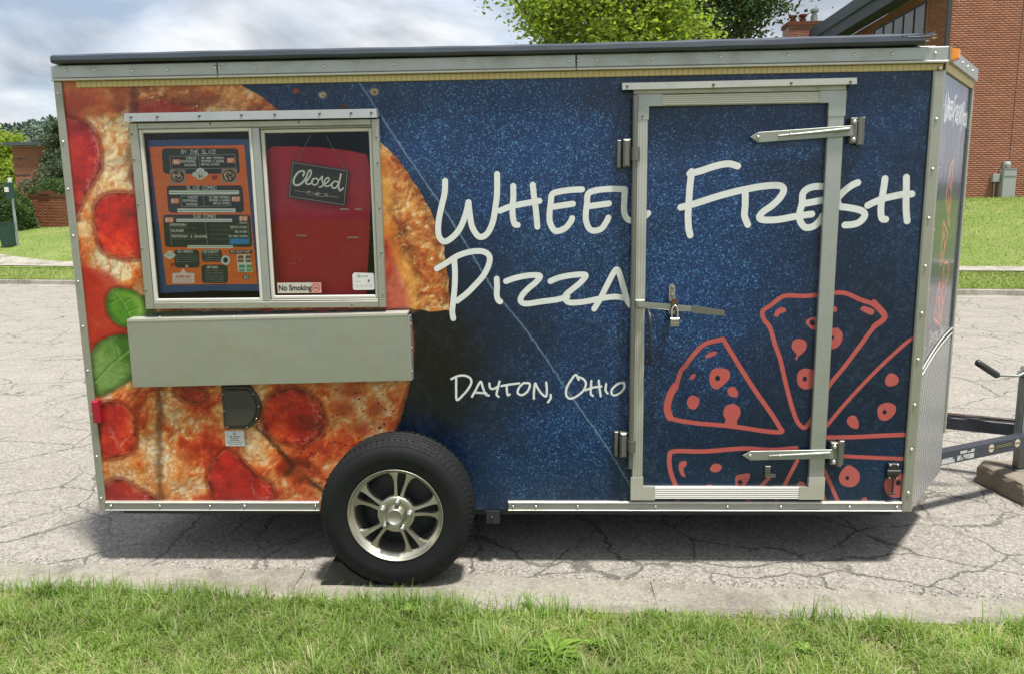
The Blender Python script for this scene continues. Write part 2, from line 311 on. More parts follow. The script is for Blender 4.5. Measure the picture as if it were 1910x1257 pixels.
    for i in range(60):
        x, y = dk.random()*w, dk.random()*h; a = dk.random()*6.28; L = 6+dk.random()*26
        s2 = Canvas.stroke; mpo = c.mp; c.mp = lambda p: p
        c.stroke([(x, y), (x+L*np.cos(a), y+L*np.sin(a))], 1.3, (190,195,195), soft=1, alpha=.12+.25*dk.random(), smooth=False); c.mp = mpo
    du = fbm(h, w, 300, 701, 5, .6)*fbm(h, w, 14, 702, 3); c.a += (np.array([170,168,160])/255-c.a)*(ss(.22, .6, du)*.14)[..., None]
    low = (np.arange(h)/h)[:, None]; c.a += (np.array([150,142,128])/255-c.a)*(ss(.80, 1.0, low)*.16*(.4+fbm(h, w, 60, 703, 4)))[..., None]
    return np.clip(c.a, 0, 1)
# ====================== camera, sky, sun, exposure ======================
cam_data = bpy.data.cameras.new('camera'); cam = bpy.data.objects.new('camera', cam_data); COL.objects.link(cam)
cam_data.sensor_width = 36; cam_data.lens = FPX/IW*36; cam_data.clip_end = 3000; cam_data.clip_start = .05
_m = Matrix.Identity(4)
for i in range(3):
    _m[i][0], _m[i][1], _m[i][2], _m[i][3] = AX_R[i], AX_U[i], -AX_F[i], CAM[i]
cam.matrix_world = _m; sc.camera = cam
SUN = Vector((.20, -.20, 1)).normalized()
world = bpy.data.worlds.new('World'); sc.world = world; world.use_nodes = True
nt = world.node_tree; N = nt.nodes; Lk = nt.links; N.clear()
out = N.new('ShaderNodeOutputWorld'); bg = N.new('ShaderNodeBackground'); bg.inputs[1].default_value = .135
sky = N.new('ShaderNodeTexSky'); sky.sky_type = 'NISHITA'; sky.sun_disc = False
sky.sun_elevation = math.asin(SUN.z); sky.sun_rotation = math.atan2(SUN.x, SUN.y); sky.dust_density = 2.0; sky.air_density = 1.0
tc = N.new('ShaderNodeTexCoord'); sp = N.new('ShaderNodeSeparateXYZ'); Lk.new(tc.outputs['Generated'], sp.inputs[0])
def wm(op, a, b=None):
    n = N.new('ShaderNodeMath'); n.operation = op
    for i, v in enumerate((a, b)):
        if v is None: continue
        if isinstance(v, (int, float)): n.inputs[i].default_value = v
        else: Lk.new(v, n.inputs[i])
    return n.outputs[0]
zc = wm('ADD', wm('MAXIMUM', sp.outputs[2], 0.0), .34)
cv = N.new('ShaderNodeCombineXYZ'); Lk.new(wm('DIVIDE', sp.outputs[0], zc), cv.inputs[0]); Lk.new(wm('DIVIDE', sp.outputs[1], zc), cv.inputs[1]); cv.inputs[2].default_value = 2.3
n1 = N.new('ShaderNodeTexNoise'); n1.inputs['Scale'].default_value = 2.1; n1.inputs['Detail'].default_value = 9; n1.inputs['Roughness'].default_value = .52; n1.inputs['Distortion'].default_value = .35; Lk.new(cv.outputs[0], n1.inputs['Vector'])
n2 = N.new('ShaderNodeTexNoise'); n2.inputs['Scale'].default_value = 2.6; n2.inputs['Detail'].default_value = 8; n2.inputs['Distortion'].default_value = .5; Lk.new(cv.outputs[0], n2.inputs['Vector'])
r1 = N.new('ShaderNodeValToRGB'); Lk.new(n1.outputs[0], r1.inputs[0]); r1.color_ramp.elements[0].position = .42; r1.color_ramp.elements[1].position = .60
r2 = N.new('ShaderNodeValToRGB'); Lk.new(n2.outputs[0], r2.inputs[0]); r2.color_ramp.elements[0].position = .40; r2.color_ramp.elements[1].position = .58
r2.color_ramp.elements[0].color = (2.0, 2.25, 2.6, 1); r2.color_ramp.elements[1].color = (4.5, 4.55, 4.65, 1)
mx = N.new('ShaderNodeMixRGB'); Lk.new(wm('ADD', wm('MULTIPLY', r1.outputs[0], .35), .62), mx.inputs[0]); Lk.new(sky.outputs[0], mx.inputs[1]); Lk.new(r2.outputs[0], mx.inputs[2])
Lk.new(mx.outputs[0], bg.inputs[0]); Lk.new(bg.outputs[0], out.inputs[0])
sl = bpy.data.lights.new('sun', 'SUN'); sl.energy = 3.7; sl.angle = math.radians(6); sl.color = (1, .965, .91)
sun = bpy.data.objects.new('sun', sl); COL.objects.link(sun); sun.rotation_euler = SUN.to_track_quat('Z', 'Y').to_euler(); sun.location = SUN*40
sc.view_settings.view_transform = 'Standard'; sc.view_settings.look = 'None'; sc.view_settings.gamma = 1; sc.view_settings.use_curve_mapping = False
sc.view_settings.exposure = 0.70
sc.render.engine = 'CYCLES'; sc.cycles.max_bounces = 7; sc.cycles.transparent_max_bounces = 12; sc.cycles.caustics_reflective = False; sc.cycles.caustics_refractive = False

# ====================== helpers ======================
def group_of(o, label=None, cat=None, group=None, kind=None):
    if label: o['label'] = label
    if cat: o['category'] = cat
    if group: o['group'] = group
    if kind: o['kind'] = kind
    return o
def empty(name, loc, label=None, cat=None, group=None, kind=None, parent=None):
    o = bpy.data.objects.new(name, None); COL.objects.link(o); o.empty_display_size = .2
    loc = Vector(loc); o['_o'] = tuple(loc)
    if parent is not None:
        o.parent = parent; o.location = loc-Vector(parent['_o'])
    else: o.location = loc
    return group_of(o, label, cat, group, kind)
def link(name, me, mat, parent=None, kind=None, **k):
    o = bpy.data.objects.new(name, me); COL.objects.link(o)
    if mat is not None and not me.materials: me.materials.append(mat)
    if parent is not None:
        o.parent = parent
    if kind: o['kind'] = kind
    return o
def origin_of(parent):
    return Vector(parent['_o']) if parent is not None and '_o' in parent else Vector((0, 0, 0))
class MB:
    """collects shapes in world coordinates, then links them as one mesh"""
    def __init__(s): s.v, s.f, s.sm = [], [], []
    def add(s, vs, fs, smooth=False):
        k = len(s.v); s.v += [tuple(float(c) for c in q) for q in vs]; s.f += [tuple(k+i for i in f) for f in fs]; s.sm += [smooth]*len(fs); return s
    def box(s, x0, x1, y0, y1, z0, z1):
        if x0 > x1: x0, x1 = x1, x0
        return s.add([(x0,y0,z0),(x1,y0,z0),(x1,y1,z0),(x0,y1,z0),(x0,y0,z1),(x1,y0,z1),(x1,y1,z1),(x0,y1,z1)],
                     [(0,3,2,1),(4,5,6,7),(0,1,5,4),(1,2,6,5),(2,3,7,6),(3,0,4,7)])
    def bbox(s, x0, x1, y0, y1, z0, z1, b=.003):
        """a box with bevelled front (-y) edges"""
        vs = [(x0,y1,z0),(x1,y1,z0),(x1,y1,z1),(x0,y1,z1),(x0,y0+b,z0),(x1,y0+b,z0),(x1,y0+b,z1),(x0,y0+b,z1),(x0+b,y0,z0+b),(x1-b,y0,z0+b),(x1-b,y0,z1-b),(x0+b,y0,z1-b)]
        fs = [(0,1,2,3),(0,4,5,1),(1,5,6,2),(2,6,7,3),(3,7,4,0),(4,8,9,5),(5,9,10,6),(6,10,11,7),(7,11,8,4),(8,11,10,9)]
        return s.add(vs, fs)
    def hexa(s, p): return s.add(p, [(0,3,2,1),(4,5,6,7),(0,1,5,4),(1,2,6,5),(2,3,7,6),(3,0,4,7)])
    def prism(s, poly, d):
        """poly: 3-D points of one face, d: vector of extrusion"""
        n = len(poly); d = Vector(d); vs = [tuple(p) for p in poly]+[tuple(Vector(p)+d) for p in poly]
        return s.add(vs, [tuple(range(n))[::-1], tuple(range(n, 2*n))]+[(i, (i+1) % n, n+(i+1) % n, n+i) for i in range(n)])
    def tube(s, pts, r, n=10, cap=True, smooth=True):
        pts = [Vector(p) for p in pts]; rs = r if isinstance(r, (list, tuple)) else [r]*len(pts); vs, fs = [], []; up = None
        for i, p in enumerate(pts):
            d = (pts[min(i+1, len(pts)-1)]-pts[max(i-1, 0)]).normalized()
            if up is None: up = d.orthogonal().normalized()
            up = (up-d*up.dot(d)).normalized(); q = d.cross(up)
            for k in range(n):
                a = 2*math.pi*k/n; vs.append(p+(up*math.cos(a)+q*math.sin(a))*rs[i])
        for i in range(len(pts)-1):
            for k in range(n): fs.append((i*n+k, i*n+(k+1) % n, (i+1)*n+(k+1) % n, (i+1)*n+k))
        s.add(vs, fs, smooth)
        if cap: s.add(vs[:n], [tuple(range(n))[::-1]]); s.add(vs[-n:], [tuple(range(n))])
        return s
    def lathe(s, prof, c, axis=(0, 1, 0), n=48, smooth=True, mod=None):
        """prof: (radius, offset along axis)"""
        ax = Vector(axis).normalized(); u = ax.orthogonal().normalized()
        if abs(ax.y) > .99: u = Vector((1, 0, 0))
        w = ax.cross(u); c = Vector(c); vs, fs = [], []
        for j, (r, t) in enumerate(prof):
            for k in range(n):
                a = 2*math.pi*k/n; rr = r if mod is None else mod(j, k, r); vs.append(c+ax*t+(u*math.cos(a)+w*math.sin(a))*rr)
        for j in range(len(prof)-1):
            for k in range(n): fs.append((j*n+k, j*n+(k+1) % n, (j+1)*n+(k+1) % n, (j+1)*n+k))
        return s.add(vs, fs, smooth)
    def dome(s, c, r, h, nrm=(0, -1, 0), n=8):
        return s.lathe([(r, 0), (r*.86, h*.6), (r*.45, h*.95), (.0004, h)], c, nrm, n)
    def build(s, name, mat, parent=None, kind=None, bevel=0, seg=1, uv=None, label=None):
        o0 = origin_of(parent); me = bpy.data.meshes.new(name)
        V = np.array(s.v, dtype=float)-np.array(o0)
        me.from_pydata([tuple(q) for q in V], [], s.f)
        me.polygons.foreach_set('use_smooth', s.sm)
        if uv:
            l = me.uv_layers.new(name='UVMap')
            for lp in me.loops: l.data[lp.index].uv = uv(s.v[lp.vertex_index])
        bm = bmesh.new(); bm.from_mesh(me)
        if bevel:
            ed = [e for e in bm.edges if len(e.link_faces) == 2 and e.calc_face_angle(0) > .6]
            bmesh.ops.bevel(bm, geom=ed, offset=bevel, segments=seg, affect='EDGES', clamp_overlap=True)
        bmesh.ops.recalc_face_normals(bm, faces=bm.faces); bm.to_mesh(me); bm.free()
        o = link(name, me, mat, parent, kind); o['_o'] = tuple(o0)
        if label: o['label'] = label
        return o
def fast_mesh(name, V, quads=None, tris=None, tone=None, mat=None, parent=None, kind=None, smooth=False):
    me = bpy.data.meshes.new(name); V = np.ascontiguousarray(V, dtype=np.float32)
    if parent is not None: V = V-np.array(origin_of(parent), dtype=np.float32)
    q = np.zeros((0, 4), np.int32) if quads is None else np.asarray(quads, np.int32)
    t = np.zeros((0, 3), np.int32) if tris is None else np.asarray(tris, np.int32)
    me.vertices.add(len(V)); me.vertices.foreach_set('co', V.ravel())
    lv = np.concatenate([q.ravel(), t.ravel()]); me.loops.add(len(lv)); me.loops.foreach_set('vertex_index', lv)
    tot = np.concatenate([np.full(len(q), 4), np.full(len(t), 3)]).astype(np.int32); st = np.concatenate([[0], np.cumsum(tot)[:-1]]).astype(np.int32)
    me.polygons.add(len(tot)); me.polygons.foreach_set('loop_start', st); me.polygons.foreach_set('loop_total', tot)
    if smooth: me.polygons.foreach_set('use_smooth', np.ones(len(tot), bool))
    me.update(calc_edges=True)
    if tone is not None:
        a = me.attributes.new('tone', 'FLOAT', 'POINT'); a.data.foreach_set('value', np.asarray(tone, np.float32))
    o = link(name, me, mat, parent, kind); o['_o'] = tuple(origin_of(parent)); return o
# ---------- materials ----------
class M:
    def __init__(s, name):
        s.m = bpy.data.materials.new(name); s.m.use_nodes = True; s.N = s.m.node_tree.nodes; s.L = s.m.node_tree.links
        s.b = s.N['Principled BSDF']; s.tc = s.N.new('ShaderNodeTexCoord'); s.out = s.N['Material Output']
    def inp(s, k, v):
        if hasattr(v, 'is_linked') or hasattr(v, 'links'): s.L.new(v, s.b.inputs[k])
        else: s.b.inputs[k].default_value = v
        return s
    def node(s, t, **k):
        n = s.N.new(t)
        for a, v in k.items(): setattr(n, a, v)
        return n
    def map(s, scale=(1, 1, 1), rot=(0, 0, 0), src='Object'):
        n = s.node('ShaderNodeMapping'); n.inputs['Scale'].default_value = scale; n.inputs['Rotation'].default_value = rot
        s.L.new(s.tc.outputs[src], n.inputs[0]); return n.outputs[0]
    def noise(s, scale, detail=4, rough=.55, vec=None, dist=0, fac=True):
        n = s.node('ShaderNodeTexNoise'); n.inputs['Scale'].default_value = scale; n.inputs['Detail'].default_value = detail; n.inputs['Roughness'].default_value = rough; n.inputs['Distortion'].default_value = dist
        s.L.new(vec if vec is not None else s.tc.outputs['Object'], n.inputs['Vector']); return n.outputs[0 if fac else 1]
    def vor(s, scale, feature='F1', vec=None, out=0, rand=1):
        n = s.node('ShaderNodeTexVoronoi', feature=feature); n.inputs['Scale'].default_value = scale; n.inputs['Randomness'].default_value = rand
        s.L.new(vec if vec is not None else s.tc.outputs['Object'], n.inputs['Vector']); return n.outputs[out]
    def ramp(s, f, stops, interp='LINEAR'):
        n = s.node('ShaderNodeValToRGB'); n.color_ramp.interpolation = interp; e = n.color_ramp.elements
        while len(e) < len(stops): e.new(.5)
        for i, (p, c) in enumerate(stops): e[i].position = p; e[i].color = (c, c, c, 1) if isinstance(c, (int, float)) else (*c, 1)
        s.L.new(f, n.inputs[0]); return n.outputs[0]
    def mix(s, f, a, b, mode='MIX'):
        n = s.node('ShaderNodeMixRGB', blend_type=mode)
        for i, v in enumerate((f, a, b)):
            if isinstance(v, (int, float)): n.inputs[i].default_value = v if i == 0 else (v, v, v, 1)
            elif isinstance(v, tuple): n.inputs[i].default_value = (*v, 1)
            else: s.L.new(v, n.inputs[i])
        return n.outputs[0]
    def math(s, op, a, b=0.0):
        n = s.node('ShaderNodeMath', operation=op)
        for i, v in enumerate((a, b)):
            if isinstance(v, (int, float)): n.inputs[i].default_value = v
            else: s.L.new(v, n.inputs[i])
        return n.outputs[0]
    def bump(s, h, strength=.3, dist=.01, nrm=None):
        n = s.node('ShaderNodeBump'); n.inputs['Strength'].default_value = strength; n.inputs['Distance'].default_value = dist; s.L.new(h, n.inputs['Height'])
        if nrm is not None: s.L.new(nrm, n.inputs['Normal'])
        s.L.new(n.outputs[0], s.b.inputs['Normal']); return n.outputs[0]
    def attr(s, name):
        n = s.node('ShaderNodeAttribute'); n.attribute_name = name; return n.outputs['Fac']
def plain(name, c, rough=.5, metal=0, var=.15, scale=8, bump=0, bscale=60, bdist=.002, spec=None):
    m = M(name); k = m.noise(scale, 5, .6)
    m.inp('Base Color', m.mix(k, tuple(x*(1-var) for x in c), tuple(min(1, x*(1+var)) for x in c)))
    m.inp('Roughness', m.ramp(m.noise(scale*1.7, 4), [(.3, max(0, rough-.08)), (.7, min(1, rough+.08))])).inp('Metallic', metal)
    if spec is not None: m.inp('Specular IOR Level', spec)
    if bump: m.bump(m.noise(bscale, 4), bump, bdist)
    return m.m
def leafmat(name, cols, trans=.35, rough=.5, hue_noise=.6):
    m = M(name); t = m.attr('tone')
    c = m.ramp(t, [(i/(len(cols)-1), q) for i, q in enumerate(cols)])
    c = m.mix(m.ramp(m.noise(hue_noise, 3), [(.35, 0.0), (.65, .45)]), c, tuple(x*.72 for x in cols[0]))
    m.inp('Base Color', c).inp('Roughness', rough).inp('Specular IOR Level', .25)
    tr = m.node('ShaderNodeBsdfTranslucent'); m.L.new(m.mix(1.0, c, (1.15, 1.2, .55), 'MULTIPLY'), tr.inputs[0])
    mxs = m.node('ShaderNodeMixShader'); mxs.inputs[0].default_value = trans
    m.L.new(m.b.outputs[0], mxs.inputs[1]); m.L.new(tr.outputs[0], mxs.inputs[2]); m.L.new(mxs.outputs[0], m.out.inputs[0]); return m.m
def make_image(name, a):
    h, w = a.shape[:2]; im = bpy.data.images.new(name, w, h); px = np.ones((h, w, 4), np.float32); px[..., :3] = a[::-1]
    im.pixels.foreach_set(px.ravel()); im.update(); im.pack(); return im
def printmat(name, img, rough=.35, coat=.0, coat_rough=.1, gain=1.0, spec=.5, bump=None):
    m = M(name); t = m.node('ShaderNodeTexImage', image=img, extension='EXTEND'); m.L.new(m.tc.outputs['UV'], t.inputs[0])
    c = t.outputs[0] if gain == 1 else m.mix(1.0, t.outputs[0], (gain, gain, gain), 'MULTIPLY')
    m.inp('Base Color', c).inp('Roughness', m.ramp(m.noise(2.2, 6, .6), [(.3, rough-.06), (.7, rough+.10)])).inp('Coat Weight', coat).inp('Coat Roughness', coat_rough).inp('Specular IOR Level', spec)
    if bump: m.bump(m.mix(.5, m.noise(bump[0], 2), m.noise(bump[0]*12, 2)), bump[1], bump[2])
    return m.m
# ====================== materials ======================
def alu(name, c=(.60,.60,.55), rough=.42, stretch=(2, 2, 60), dirt=.3):
    m = M(name); v = m.map(stretch); k = m.noise(3, 5, .6, v); g = m.noise(7, 5, .65)
    cc = m.mix(k, tuple(x*.88 for x in c), tuple(min(1, x*1.08) for x in c)); cc = m.mix(m.ramp(g, [(.52, 0.0), (.75, dirt)]), cc, (.22,.20,.16))
    m.inp('Base Color', cc).inp('Metallic', .72).inp('Roughness', m.ramp(g, [(.3, rough-.1), (.7, rough+.14)])); m.bump(m.noise(30, 3, .6, v), .12, .001); return m.m
ALU = alu('aluminium_trim', (.43,.45,.43), .46); ALU_D = alu('dull_aluminium', (.42,.42,.36), .45); ALU_W = alu('pale_aluminium', (.62,.61,.54), .52, dirt=.15)
SHELF = alu('brushed_shelf', (.42,.44,.40), .36, (1.2, 1, 5), .22); STEEL = alu('galvanised_steel', (.34,.36,.32), .50, (3,3,3), .45)
STEEL_D = alu('dark_steel', (.20,.20,.18), .45, (3,3,3), .5)
BLACK = plain('black_paint', (.022,.024,.03), .45, 0, .3, 6); BLACKP = plain('black_plastic', (.03,.03,.03), .42, 0, .2, 20, .1, 80)
BROWNP = plain('dark_brown_plastic', (.045,.042,.035), .45, 0, .2, 30, .25, 120, .001)
INSIDE = plain('dark_interior', (.02,.02,.022), .8); WHITEB = plain('cream_bead', (.66,.65,.58), .5, 0, .08, 12)
AWN = plain('black_awning_vinyl', (.045,.056,.074), .42, 0, .35, 4, .25, 14, .004); WOOD = plain('splintered_wood', (.36,.25,.13), .8, 0, .4, 30, .5, 90, .003)
CHROME = plain('bright_bolt', (.75,.74,.70), .25, 1, .05); RUST = plain('rusty_iron', (.13,.065,.035), .8, .3, .5, 60, .5, 200, .002)
REDL = plain('red_lens', (.34,.012,.03), .2, 0, .15, 40); AMBER = plain('amber_lens', (.85,.30,.03), .25, 0, .1)
RUBBER = plain('tyre_rubber', (.0125,.0135,.0135), .68, 0, .35, 14, .15, 90, .001, .22); CLOTH = plain('red_cloth', (.70,.018,.05), .75, 0, .25, 5, .5, 7, .012)
BLUET = plain('blue_tape', (.05,.12,.34), .55, 0, .2, 25, .3, 30, .003); STRING = plain('string', (.35,.30,.24), .9)
BRASS = plain('padlock_body', (.42,.40,.34), .35, .9, .15, 60); TONGUE = plain('tongue_black_paint', (.035,.042,.055), .42, 0, .3, 14, .1, 60)
BLOCKM = plain('weathered_wood_block', (.24,.20,.15), .9, 0, .35, 14, .6, 40, .008); CHOCKM = plain('chock_rubber', (.022,.024,.022), .6, 0, .2, 20, .2, 50)
def ruler_mat():
    m = M('yellow_marker_strip'); w = m.node('ShaderNodeTexWave', wave_type='BANDS', bands_direction='X'); w.inputs['Scale'].default_value = 13
    m.L.new(m.map((1,1,1)), w.inputs['Vector']); k = m.ramp(w.outputs[0], [(.02, 1.0), (.10, 0.0)])
    m.inp('Base Color', m.mix(m.math('MULTIPLY', k, .45), m.mix(m.noise(5), (.55,.42,.16), (.66,.55,.27)), (.10,.06,.02))).inp('Roughness', .5); return m.m
RULER = ruler_mat()
def corrugated():
    m = M('ribbed_aluminium'); w = m.node('ShaderNodeTexWave', wave_type='BANDS', bands_direction='Z'); w.inputs['Scale'].default_value = 34
    m.L.new(m.tc.outputs['Object'], w.inputs['Vector']); g = m.noise(6, 5)
    m.inp('Base Color', m.mix(w.outputs[0], (.52,.51,.47), (.80,.79,.73))).inp('Metallic', .6).inp('Roughness', .42); m.bump(w.outputs[0], .8, .003); return m.m
RIB = corrugated()
def ribbed_v():
    m = M('grooved_aluminium'); w = m.node('ShaderNodeTexWave', wave_type='BANDS', bands_direction='X'); w.inputs['Scale'].default_value = 24
    m.L.new(m.tc.outputs['Object'], w.inputs['Vector']); g = m.noise(5, 5)
    m.inp('Base Color', m.mix(m.ramp(g, [(.45, 0.0), (.7, .3)]), m.mix(w.outputs[0], (.50,.50,.46), (.62,.62,.57)), (.2,.2,.16))).inp('Metallic', .65).inp('Roughness', .45); m.bump(w.outputs[0], .5, .002); return m.m
RIBV = ribbed_v()
def diamond():
    m = M('diamond_plate'); sp_ = m.node('ShaderNodeSeparateXYZ'); m.L.new(m.tc.outputs['UV'], sp_.inputs[0]); u, v = sp_.outputs[0], sp_.outputs[1]; k = math.pi/.050
    a = m.math('SINE', m.math('MULTIPLY', m.math('ADD', m.math('MULTIPLY', u, 1.35), v), k)); b = m.math('SINE', m.math('MULTIPLY', m.math('SUBTRACT', m.math('MULTIPLY', u, 1.35), v), k))
    h = m.ramp(m.math('MULTIPLY', m.math('ABSOLUTE', a), m.math('ABSOLUTE', b)), [(.10, 1.0), (.38, 0.0)])
    m.inp('Base Color', m.mix(h, (.30,.31,.31), (.86,.86,.84))).inp('Metallic', .8).inp('Roughness', m.ramp(h, [(0,.5),(1,.3)])); m.bump(h, .9, .003); return m.m
DIAM = diamond()
def glassm():
    m = M('window_glass'); t = m.node('ShaderNodeBsdfTransparent'); t.inputs[0].default_value = (.97,.98,.97,1); g = m.node('ShaderNodeBsdfGlossy'); g.inputs['Roughness'].default_value = .02
    f = m.node('ShaderNodeFresnel'); f.inputs[0].default_value = 1.45; x = m.node('ShaderNodeMixShader'); m.L.new(f.outputs[0], x.inputs[0]); m.L.new(t.outputs[0], x.inputs[1]); m.L.new(g.outputs[0], x.inputs[2]); m.L.new(x.outputs[0], m.out.inputs[0]); return m.m
GLASS = glassm()
def rim_mat():
    m = M('machined_alloy'); m.inp('Base Color', m.mix(m.noise(9, 5), (.42,.40,.33), (.58,.56,.48))).inp('Metallic', 1.0).inp('Roughness', m.ramp(m.noise(14, 5), [(.3,.42),(.7,.56)])); return m.m
RIM = rim_mat()
# ground
def asphalt():
    m = M('worn_asphalt'); o = m.tc.outputs['Object']
    v1 = m.vor(95, 'F1', None, 1); bw = m.node('ShaderNodeRGBToBW'); m.L.new(v1, bw.inputs[0]); st = bw.outputs[0]
    c = m.ramp(st, [(.05,(.075,.07,.06)),(.3,(.18,.165,.14)),(.55,(.31,.285,.245)),(.8,(.44,.41,.355)),(.98,(.62,.59,.52))])
    fine = m.noise(160, 3, .6); c = m.mix(.35, c, m.ramp(fine, [(.3,(.14,.13,.115)),(.7,(.42,.395,.345))]))
    lowf = m.noise(.35, 5, .6); mid = m.noise(2.3, 6, .65)
    c = m.mix(m.ramp(lowf, [(.35,.0),(.65,.35)]), c, m.mix(.55, c, (.17,.155,.135))); c = m.mix(m.ramp(mid, [(.45,.08),(.72,.36)]), c, (.43,.395,.33))
    # old cracks
    nv = m.node('ShaderNodeVectorMath', operation='ADD'); dn = m.noise(1.6, 6, .62, None, 0, False); ds = m.node('ShaderNodeVectorMath', operation='SCALE'); m.L.new(dn, ds.inputs[0]); ds.inputs['Scale'].default_value = .38
    m.L.new(o, nv.inputs[0]); m.L.new(ds.outputs[0], nv.inputs[1])
    e1 = m.vor(1.55, 'DISTANCE_TO_EDGE', nv.outputs[0]); e2 = m.vor(.62, 'DISTANCE_TO_EDGE', nv.outputs[0])
    e3 = m.vor(3.4, 'DISTANCE_TO_EDGE', nv.outputs[0])
    wv = m.noise(11, 4, .7)
    def line(e, a, b): return m.ramp(m.math('SUBTRACT', e, m.math('MULTIPLY', wv, a)), [(0.0, 1.0), (b*.48, 0.0)])
    k1 = m.math('MULTIPLY', line(e1, .012, .014), m.ramp(m.noise(.9, 3), [(.36, 0.0), (.50, 1.0)]))
    k2 = m.math('MULTIPLY', line(e2, .006, .007), m.ramp(m.noise(.5, 2), [(.30, .2), (.5, 1.0)])); k3 = m.math('MULTIPLY', line(e3, .015, .016), m.ramp(m.noise(1.1, 3), [(.50, 0.0), (.62, .75)]))
    k = m.math('MAXIMUM', m.math('MAXIMUM', k1, k2), k3); ks = m.math('MULTIPLY', k, .64)
    c = m.mix(ks, c, (.045,.042,.036))
    m.inp('Base Color', c).inp('Roughness', .88).inp('Specular IOR Level', .3)
    hh = m.mix(1.0, m.mix(.5, st, fine), m.mix(1.0, k, 1.6, 'MULTIPLY'), 'SUBTRACT')
    m.bump(hh, .55, .006); return m.m
ASPH = asphalt()
def concrete(name, a=(.24,.225,.185), b=(.36,.335,.28), pit=True):
    m = M(name); k = m.noise(3.1, 7, .68); c = m.mix(m.ramp(k, [(.3,0.0),(.7,1.0)]), a, b); ag = m.vor(85, 'F1', None, 1); bw = m.node('ShaderNodeRGBToBW'); m.L.new(ag, bw.inputs[0])
    c = m.mix(m.ramp(bw.outputs[0], [(.0,.75),(.30,0.0)]), c, (.09,.08,.065)); c = m.mix(m.ramp(bw.outputs[0], [(.70,0.0),(.95,.7)]), c, (.50,.48,.42)); c = m.mix(.35, c, m.ramp(m.noise(130, 3, .7), [(.3,(.10,.09,.07)),(.7,(.42,.39,.33))]))
    s = m.noise(1.6, 7, .75); c = m.mix(m.ramp(s, [(.46,0.0),(.62,.65)]), c, (.13,.115,.09)); s2 = m.noise(9, 6, .7); c = m.mix(m.ramp(s2, [(.5,0.0),(.7,.5)]), c, (.12,.105,.08))
    m.inp('Base Color', c).inp('Roughness', .9).inp('Specular IOR Level', .25); m.bump(m.mix(.5, bw.outputs[0], m.noise(60, 4)), .4, .004); return m.m
CONC = concrete('kerb_concrete', (.27,.25,.205), (.40,.375,.31)); WALK = concrete('path_concrete', (.44,.41,.35), (.54,.50,.43)); CONC2 = concrete('far_kerb_concrete', (.33,.31,.26), (.43,.40,.34))
def lawn():
    m = M('lawn_turf'); a = m.noise(1.1, 5, .6); b = m.noise(28, 5, .7, m.map((1,1,1))); d = m.noise(.25, 3)
    c = m.ramp(b, [(.25,(.10,.14,.03)),(.5,(.18,.25,.055)),(.72,(.27,.33,.10))]); c = m.mix(m.ramp(a, [(.42,0.0),(.66,.55)]), c, (.32,.32,.13)); c = m.mix(m.ramp(d, [(.4,0.0),(.6,.4)]), c, (.13,.20,.045))
    m.inp('Base Color', c).inp('Roughness', .8).inp('Specular IOR Level', .15); m.bump(b, .6, .05); return m.m
LAWN = lawn(); SOIL = plain('soil_and_thatch', (.17,.155,.065), .95, 0, .45, 9, .6, 60, .02)
GRASSM = leafmat('grass_blades', [(.10,.20,.035),(.18,.32,.055),(.26,.43,.085),(.36,.50,.12),(.47,.53,.21),(.64,.58,.36)], .48, .45, 1.6)
FARGRASS = leafmat('far_grass_blades', [(.12,.17,.035),(.19,.25,.05),(.26,.32,.08),(.33,.36,.13)], .3, .6, .6)
WEEDM = leafmat('weed_leaves', [(.13,.25,.03),(.20,.34,.045),(.30,.44,.08)], .4, .45, 6)
LIME = leafmat('lime_green_leaves', [(.19,.28,.04),(.29,.39,.06),(.38,.47,.085),(.46,.50,.15)], .5, .5, .5)
DARKL = leafmat('deep_green_leaves', [(.05,.085,.04),(.075,.125,.055),(.11,.175,.075)], .3, .5, .4)
PINE = leafmat('dark_evergreen_leaves', [(.065,.092,.05),(.09,.125,.068),(.13,.17,.09)], .15, .6, .5)
HEDGEL = leafmat('hedge_leaves', [(.065,.12,.04),(.105,.175,.055),(.15,.22,.08)], .25, .5, 1.2)
FOREST = leafmat('hazy_forest_leaves', [(.11,.16,.125),(.13,.185,.14),(.16,.215,.15)], .1, .8, .03)  # leaf colours lightened and blued to hold the distance haze
BARK = plain('bark', (.07,.055,.04), .9, 0, .3, 12, .6, 20, .02)
def brickmat(name, cols):
    m = M(name); t = m.attr('tone'); c = m.ramp(t, [(i/(len(cols)-1), q) for i, q in enumerate(cols)])
    c = m.mix(m.ramp(m.noise(.5, 4), [(.35,0.0),(.7,.30)]), c, tuple(x*.7 for x in cols[1])); m.inp('Base Color', c).inp('Roughness', .85).inp('Specular IOR Level', .2); m.bump(m.noise(40, 3), .2, .004); return m.m
BRICK = brickmat('red_brick', [(.29,.125,.08),(.32,.14,.09),(.35,.155,.10),(.385,.18,.12)]); BRICK2 = brickmat('brown_brick', [(.15,.055,.03),(.21,.08,.04),(.27,.105,.055)])
MORTAR = plain('mortar', (.38,.25,.17), .95, 0, .1, 4); FASCIA = plain('dark_fascia_board', (.07,.085,.105), .6, 0, .1, 3)
WGLASS = plain('dark_window_pane', (.03,.045,.055), .08, 0, .2, .6); WFRAME = plain('dark_window_frame', (.05,.045,.04), .5); GREYBOX = plain('grey_box_paint', (.36,.38,.36), .5, 0, .06, 4)
GREEN = plain('dark_green_paint', (.02,.06,.045), .4, 0, .12, 6); POSTM = plain('grey_post_paint', (.40,.44,.45), .5, .3)
PRINT = plain('white_sticker', (.72,.72,.70), .45, 0, .03)
